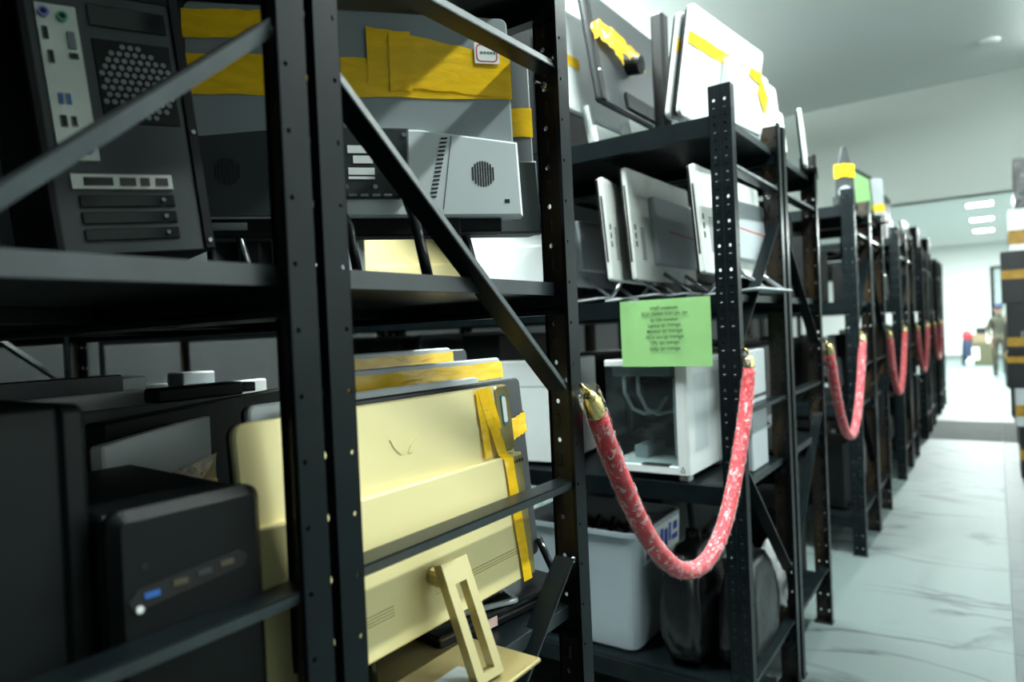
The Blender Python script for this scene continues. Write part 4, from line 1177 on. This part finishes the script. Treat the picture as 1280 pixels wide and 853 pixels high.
# generic stock on the other shelves
proto_t = tower_pc('black desktop tower on the middle shelf of the third rack row, nearest the aisle', (-.83, 4.18, z2), 90, .18, .38, .40, 'black')
proto_m = flat_panel('monitor', 'dark monitor standing on the middle shelf of the third rack row, inner side', 'monitor', (-1.02, 4.46, z2 + .05), 90, 4, .50, .34, 'dark_grey', .02)
MB().prism(rrect(-.16, .16, .03, .2, .02), -.045, -.018, 'y', .006).build('rear_chassis', 'dark_grey', proto_m)
MB().box(-.11, .11, -.07, .07, -.050, -.043, .002).build('stand_foot', 'black', proto_m)
MB().box(-.03, .03, -.02, .0, -.045, .02, .002).build('stand_neck', 'black', proto_m)
lvname = ['bottom', 'lower', 'middle', 'top']
used = {}
for r in range(1, 6):
    for half in (0, 1):
        y0 = row_y[r][half]
        hn = 'front' if half == 0 else 'rear'
        for lv in range(4):
            if r == 1 and half == 0: continue
            if r == 1 and lv == 3: continue
            if r == 2 and lv == 3: continue
            ncol = 4 if r <= 2 else 2
            for c in range(ncol):
                if r == 2 and half == 0 and lv == 2 and c < 2: continue
                x = XF - .16 - .25 * c - random.uniform(0, .03)
                pos = ['nearest the aisle', 'second from the aisle', 'third from the aisle', 'fourth from the aisle'][c]
                if (c + lv + half + r) % 2 == 0:
                    o = copy_thing(proto_t, 'black tower, %s shelf, %s half of %s rack row, %s' % (lvname[lv], hn, ordn[r], pos), (x - .02, y0 + .10 + random.uniform(0, .05), LV[lv]), (0, 0, R_(180 + random.uniform(-4, 4))), 'black towers on the farther racks')
                    o.location.y += .40
                else:
                    copy_thing(proto_m, 'dark monitor, %s shelf, %s half of %s rack row, %s' % (lvname[lv], hn, ordn[r], pos), (x, y0 + .28, LV[lv] + .05), (R_(-4), 0, R_(90 + random.uniform(-6, 6))), 'dark monitors on the farther racks')
# stock deep in the nearest rack rows: dim towers closing the view between the shelves
deep = []
for lv in range(4):
    for c in range(5):
        deep.append((XF - 2.04 - .2 - .30 * c, .80, lv, 'behind the gold computer\'s rack, %s shelf, %s along' % (lvname[lv], ordn[c] if c else 'first')))
        deep.append((XF - 2.04 - .2 - .30 * c, .24, lv, 'behind the left rack, %s shelf, %s along' % (lvname[lv], ordn[c] if c else 'first')))
for (x, y, lv, l) in deep:
    copy_thing(proto_t, 'dim black tower deep ' + l, (x, y + .2, LV[lv]), (0, 0, R_(180)), 'dim towers deep in the racks')
for lv in (2, 3, 1):
    for c in range(4):
        copy_thing(proto_m, 'dim monitor deep in the nearest rack, %s shelf, %s from the far end' % (lvname[lv], ordn[c] if c else 'first'),
                   (XF - 1.85 + .22 * c, .80, LV[lv] + .05), (R_(-4), 0, R_(80)), 'dim monitors deep in the nearest rack')

for lv in range(4):
    for c in range(5):
        x = XF - 1.0 - .26 * c if lv < 2 else XF - 2.2 - .26 * c
        if lv == 0 and c < 1: continue
        if lv == 3: x = XF - .80 - .27 * c
        pos = ordn[c] if c else 'first'
        if (lv + c) % 2:
            copy_thing(proto_t, 'dim black tower on the %s shelf of the second row, %s along inwards' % (lvname[lv], pos), (x, 2.06 + .40, LV[lv]), (0, 0, R_(180)), 'dim stock deep in the second row').scale = (1, 1, 1.28)
        else:
            copy_thing(proto_m, 'dim monitor on the %s shelf of the second row, %s along inwards' % (lvname[lv], pos), (x, 2.30, LV[lv] + .05), (R_(-4), 0, R_(82)), 'dim stock deep in the second row').scale = (1, 1, 1.32)

# ------------------------------------------------------------------ right-hand side of the aisle

def stack_box(label, xl, z0, z1, m, tape=None, yf=6.62, w=.46, d=.42, film=False, letters=None, cat='box'):
    o = carton('stacked_carton', label, cat, (xl + w / 2, yf + d / 2, z0), 0, w, d, z1 - z0, m, tape, 'cartons stacked at the right of the aisle')
    if film: MB().box(-w / 2 - .006, w / 2 + .006, -d / 2 - .006, d / 2 + .006, .0, z1 - z0 + .006, .012).build('film_wrap', 'film', o)
    if letters:
        me = text_mesh(letters, .10); me.materials.clear(); me.materials.append(M['mid_grey'])
        t = link('lettering', me, o); t.rotation_euler = (R_(90), 0, 0); t.location = (-w / 2 + .13, -d / 2 - .003, .12)
    return o
stack_box('black carton with an amber band, lowest of the stack at the right edge', .125, 0.0, .40, 'box_black', (.14, .22))
stack_box('pale carton with blue top and brown band, second from the floor at the right edge', .105, .401, .70, 'silver', (.08, .17))
stack_box('black carton, third from the floor in the stack at the right edge', .060, .701, .98, 'box_black', (.20, .25))
stack_box('black carton with grey lettering and amber band, middle of the right-edge stack', .065, .981, 1.368, 'box_black', (.05, .12), letters='rn')
stack_box('big black carton with an amber band, third from the top at the right edge', .040, 1.369, 1.775, 'box_black', (.19, .26))
stack_box('white padded carton with brown tape under the film-wrapped one', .095, 1.776, 2.10, 'white', (.05, .16), w=.40)
stack_box('black carton wrapped in shiny film, topmost of the stack at the right edge', .140, 2.101, 2.49, 'box_black', None, w=.40, film=True)
for (xl, yf, h, l) in ((.14, 8.2, 1.25, 'first'), (.12, 10.4, 1.05, 'second'), (.16, 12.6, 1.3, 'third'), (.10, 14.4, 1.1, 'fourth')):
    o = stack_box('black carton farther along the right side of the aisle, %s behind the tall stack' % l, xl, 0, h, 'box_black', (h * .45, h * .52), yf=yf, d=.6)
    stack_box('small brown carton lying on the %s carton behind the tall stack' % l, xl + .02, h + .001, h + .16, 'cardboard', None, yf=yf, w=.3, d=.4)

# ------------------------------------------------------------------ far end of the aisle
dfm = thing('tall_frame', 'tall black rectangular frame standing at the far right of the aisle', 'frame', (.03, 17.2, 0), (0, 0, R_(-12)))
MB().box(-.11, -.05, -.03, .03, 0, 2.23, .004).build('frame_post', 'black', dfm)
MB().box(.75, .81, -.03, .03, 0, 2.23, .004).build('frame_post', 'black', dfm)
MB().box(-.05, .75, -.03, .03, 2.17, 2.23, .004).build('frame_head', 'black', dfm)
MB().box(-.05, .75, -.004, .004, .03, 2.17).build('pane', 'glass', dfm)
kc = thing('khaki_crate', 'khaki slatted crate with a white sheet on it at the end of the aisle', 'crate', (-.30, 20.0, 0))
MB().box(-.21, .21, .01, .45, 0.02, .53, .004).build('crate_body', 'khaki_crate', kc)
for k in range(7):
    MB().box(-.21 + .061 * k, -.21 + .061 * k + .050, -.012, .012, 0, .54, .003).build('slat', 'khaki_crate', kc)
MB().box(-.20, -.06, -.016, -.010, .14, .44).build('white_sheet', 'sticker', kc)
def box2(label, x, y, z, w, d, h, m, yaw=0):
    return carton('carton', label, 'box', (x, y, z), yaw, w, d, h, m, None, 'cartons on the crate at the far end')
box2('wide brown carton lying on the khaki crate', -.36, 20.22, .541, .30, .34, .22, 'cardboard', 6)
box2('small pale carton leaning at the right on the khaki crate', -.15, 20.2, .541, .12, .30, .30, 'white_old', 3)
box2('dark brown carton on top of the wide brown carton', -.30, 20.22, .762, .20, .22, .15, 'box_black', -8)
box2('cardboard carton on top of the small pale carton', -.15, 20.2, .842, .11, .2, .13, 'cardboard', 5)
nb = thing('clothes_bag', 'navy bag with a red bundle on top, left of the khaki crate', 'bag', (-.60, 20.1, 0))
mb_ = MB(); mb_.tube([(0, 0, 0), (0, 0, .06), (0, 0, .4), (0, 0, .60), (0, 0, .66)], [.10, .12, .115, .10, .05], 14); mb_.build('bag_body', 'navy', nb, smooth=True)
mb_ = MB(); mb_.tube([(0, 0, .60), (0, 0, .68), (0, 0, .80), (0, 0, .86)], [.07, .10, .09, .03], 14); mb_.build('red_bundle', 'vest', nb, smooth=True)
wbg = thing('white_bag', 'small white plastic bag on the floor by the khaki crate', 'bag', (-.55, 19.75, 0))
mb_ = MB(); mb_.tube([(0, 0, 0), (0, 0, .03), (0, 0, .12), (0, 0, .17), (.01, 0, .2)], [.06, .085, .08, .03, .015], 12); mb_.build('bag_body', 'white', wbg, smooth=True)
MB().tube([(-.02, 0, .17), (-.03, 0, .23), (.03, 0, .23), (.02, 0, .17)], .006, 6).build('handle', 'white', wbg, smooth=True)

# person in khaki standing by the tall frame
def person(loc, yaw, height):
    o = thing('person', 'person in khaki work clothes and a dark cap, standing by the tall frame', 'person', loc, (0, 0, R_(yaw)))
    k = height / 1.62
    J = {'pel': (0, 0, .86, .125), 'waist': (0, 0, .98, .115), 'chest': (0, -.01, 1.16, .135), 'neckb': (0, 0, 1.32, .075), 'neck': (0, -.005, 1.38, .05),
         'head': (0, -.015, 1.46, .078), 'top': (0, -.010, 1.56, .070),
         'shL': (.15, 0, 1.28, .060), 'elL': (.20, .01, 1.03, .043), 'wrL': (.19, -.06, .82, .030),
         'shR': (-.15, 0, 1.28, .060), 'elR': (-.20, .01, 1.03, .043), 'wrR': (-.17, -.10, .86, .030),
         'hipL': (.085, 0, .82, .092), 'knL': (.09, -.015, .46, .060), 'anL': (.09, .01, .08, .042), 'toL': (.10, -.14, .035, .034),
         'hipR': (-.085, 0, .82, .092), 'knR': (-.09, -.015, .46, .060), 'anR': (-.09, .01, .08, .042), 'toR': (-.10, -.14, .035, .034)}
    E = [('pel', 'waist'), ('waist', 'chest'), ('chest', 'neckb'), ('neckb', 'neck'), ('neck', 'head'), ('head', 'top'), ('chest', 'shL'), ('shL', 'elL'), ('elL', 'wrL'),
         ('chest', 'shR'), ('shR', 'elR'), ('elR', 'wrR'), ('pel', 'hipL'), ('hipL', 'knL'), ('knL', 'anL'), ('anL', 'toL'), ('pel', 'hipR'), ('hipR', 'knR'), ('knR', 'anR'), ('anR', 'toR')]
    # hands: a palm and five fingers on each wrist
    for s, w in ((1, 'wrL'), (-1, 'wrR')):
        wx, wy, wz, _ = J[w]
        J['pa' + w] = (wx, wy - .012, wz - .06, .022); E.append((w, 'pa' + w))
        for i, (ox, ln) in enumerate(((-.024, .062), (-.008, .072), (.008, .068), (.022, .055))):
            J['f%d%s' % (i, w)] = (wx + ox * .35, wy - .012 + ox, wz - .085, .0085); E.append(('pa' + w, 'f%d%s' % (i, w)))
            J['g%d%s' % (i, w)] = (wx + ox * .35 - s * .012, wy - .014 + ox, wz - .085 - ln, .0075); E.append(('f%d%s' % (i, w), 'g%d%s' % (i, w)))
        J['t' + w] = (wx - s * .01, wy - .055, wz - .075, .009); E.append(('pa' + w, 't' + w))
    names = list(J)
    me = bpy.data.meshes.new('body')
    me.from_pydata([J[n][:3] for n in names], [(names.index(a), names.index(b)) for a, b in E], [])
    ob = bpy.data.objects.new('body', me); COL.objects.link(ob)
    md = ob.modifiers.new('skin', 'SKIN'); md.use_smooth_shade = True
    for i, n in enumerate(names):
        sv = me.skin_vertices[0].data[i]; r = J[n][3]
        sv.radius = (r, r * (.72 if n in ('chest', 'waist', 'pel', 'neckb') else 1)); sv.use_root = n == 'pel'
    sd = ob.modifiers.new('sub', 'SUBSURF'); sd.levels = 2; sd.render_levels = 2
    dg = bpy.context.evaluated_depsgraph_get(); dg.update()
    bm_ = bpy.data.meshes.new_from_object(ob.evaluated_get(dg))
    bpy.data.objects.remove(ob)
    bm_.materials.clear()
    for m in ('skin', 'olive', 'khaki', 'shoe'): bm_.materials.append(M[m])
    for p in bm_.polygons:
        c = p.center
        hand = abs(c.x) > .13 and c.z < .90
        p.material_index = 3 if c.z < .10 else 0 if (c.z > 1.37 or (hand and c.z < .87 and abs(c.x) > .14 and c.z > .62)) else 2 if c.z < .92 else 1
        p.use_smooth = True
    for v in bm_.vertices: v.co *= k
    body = link('body', bm_, o)
    h = MB(); h.tube([(0, -.012, 1.53), (0, -.010, 1.57), (0, -.006, 1.615), (0, 0, 1.63)], [.088, .086, .062, .015], 16)
    h.box(-.06, .06, -.16, -.06, 1.53, 1.542, .004)
    h.v = [tuple(k * q for q in v) for v in h.v]
    h.build('cap', 'navy', o, smooth=False)
    f = MB()
    for s in (-1, 1):
        f.tube([(s * .028, -.098, 1.495), (s * .028, -.086, 1.495)], .010, 8)
    f.v = [tuple(k * q for q in v) for v in f.v]; f.build('eyes', 'slot', o)
    f = MB(); f.tube([(0, -.088, 1.495), (0, -.110, 1.462), (0, -.085, 1.455)], [.006, .012, .008], 8); f.box(-.022, .022, -.095, -.085, 1.425, 1.432)
    for s in (-1, 1): f.tube([(s * .072, -.005, 1.50), (s * .088, .005, 1.475), (s * .074, 0, 1.45)], [.008, .014, .008], 8)
    f.v = [tuple(k * q for q in v) for v in f.v]; f.build('face_features', 'skin', o, smooth=True)
    return o
person((.045, 16.85, 0), -2, 1.46)
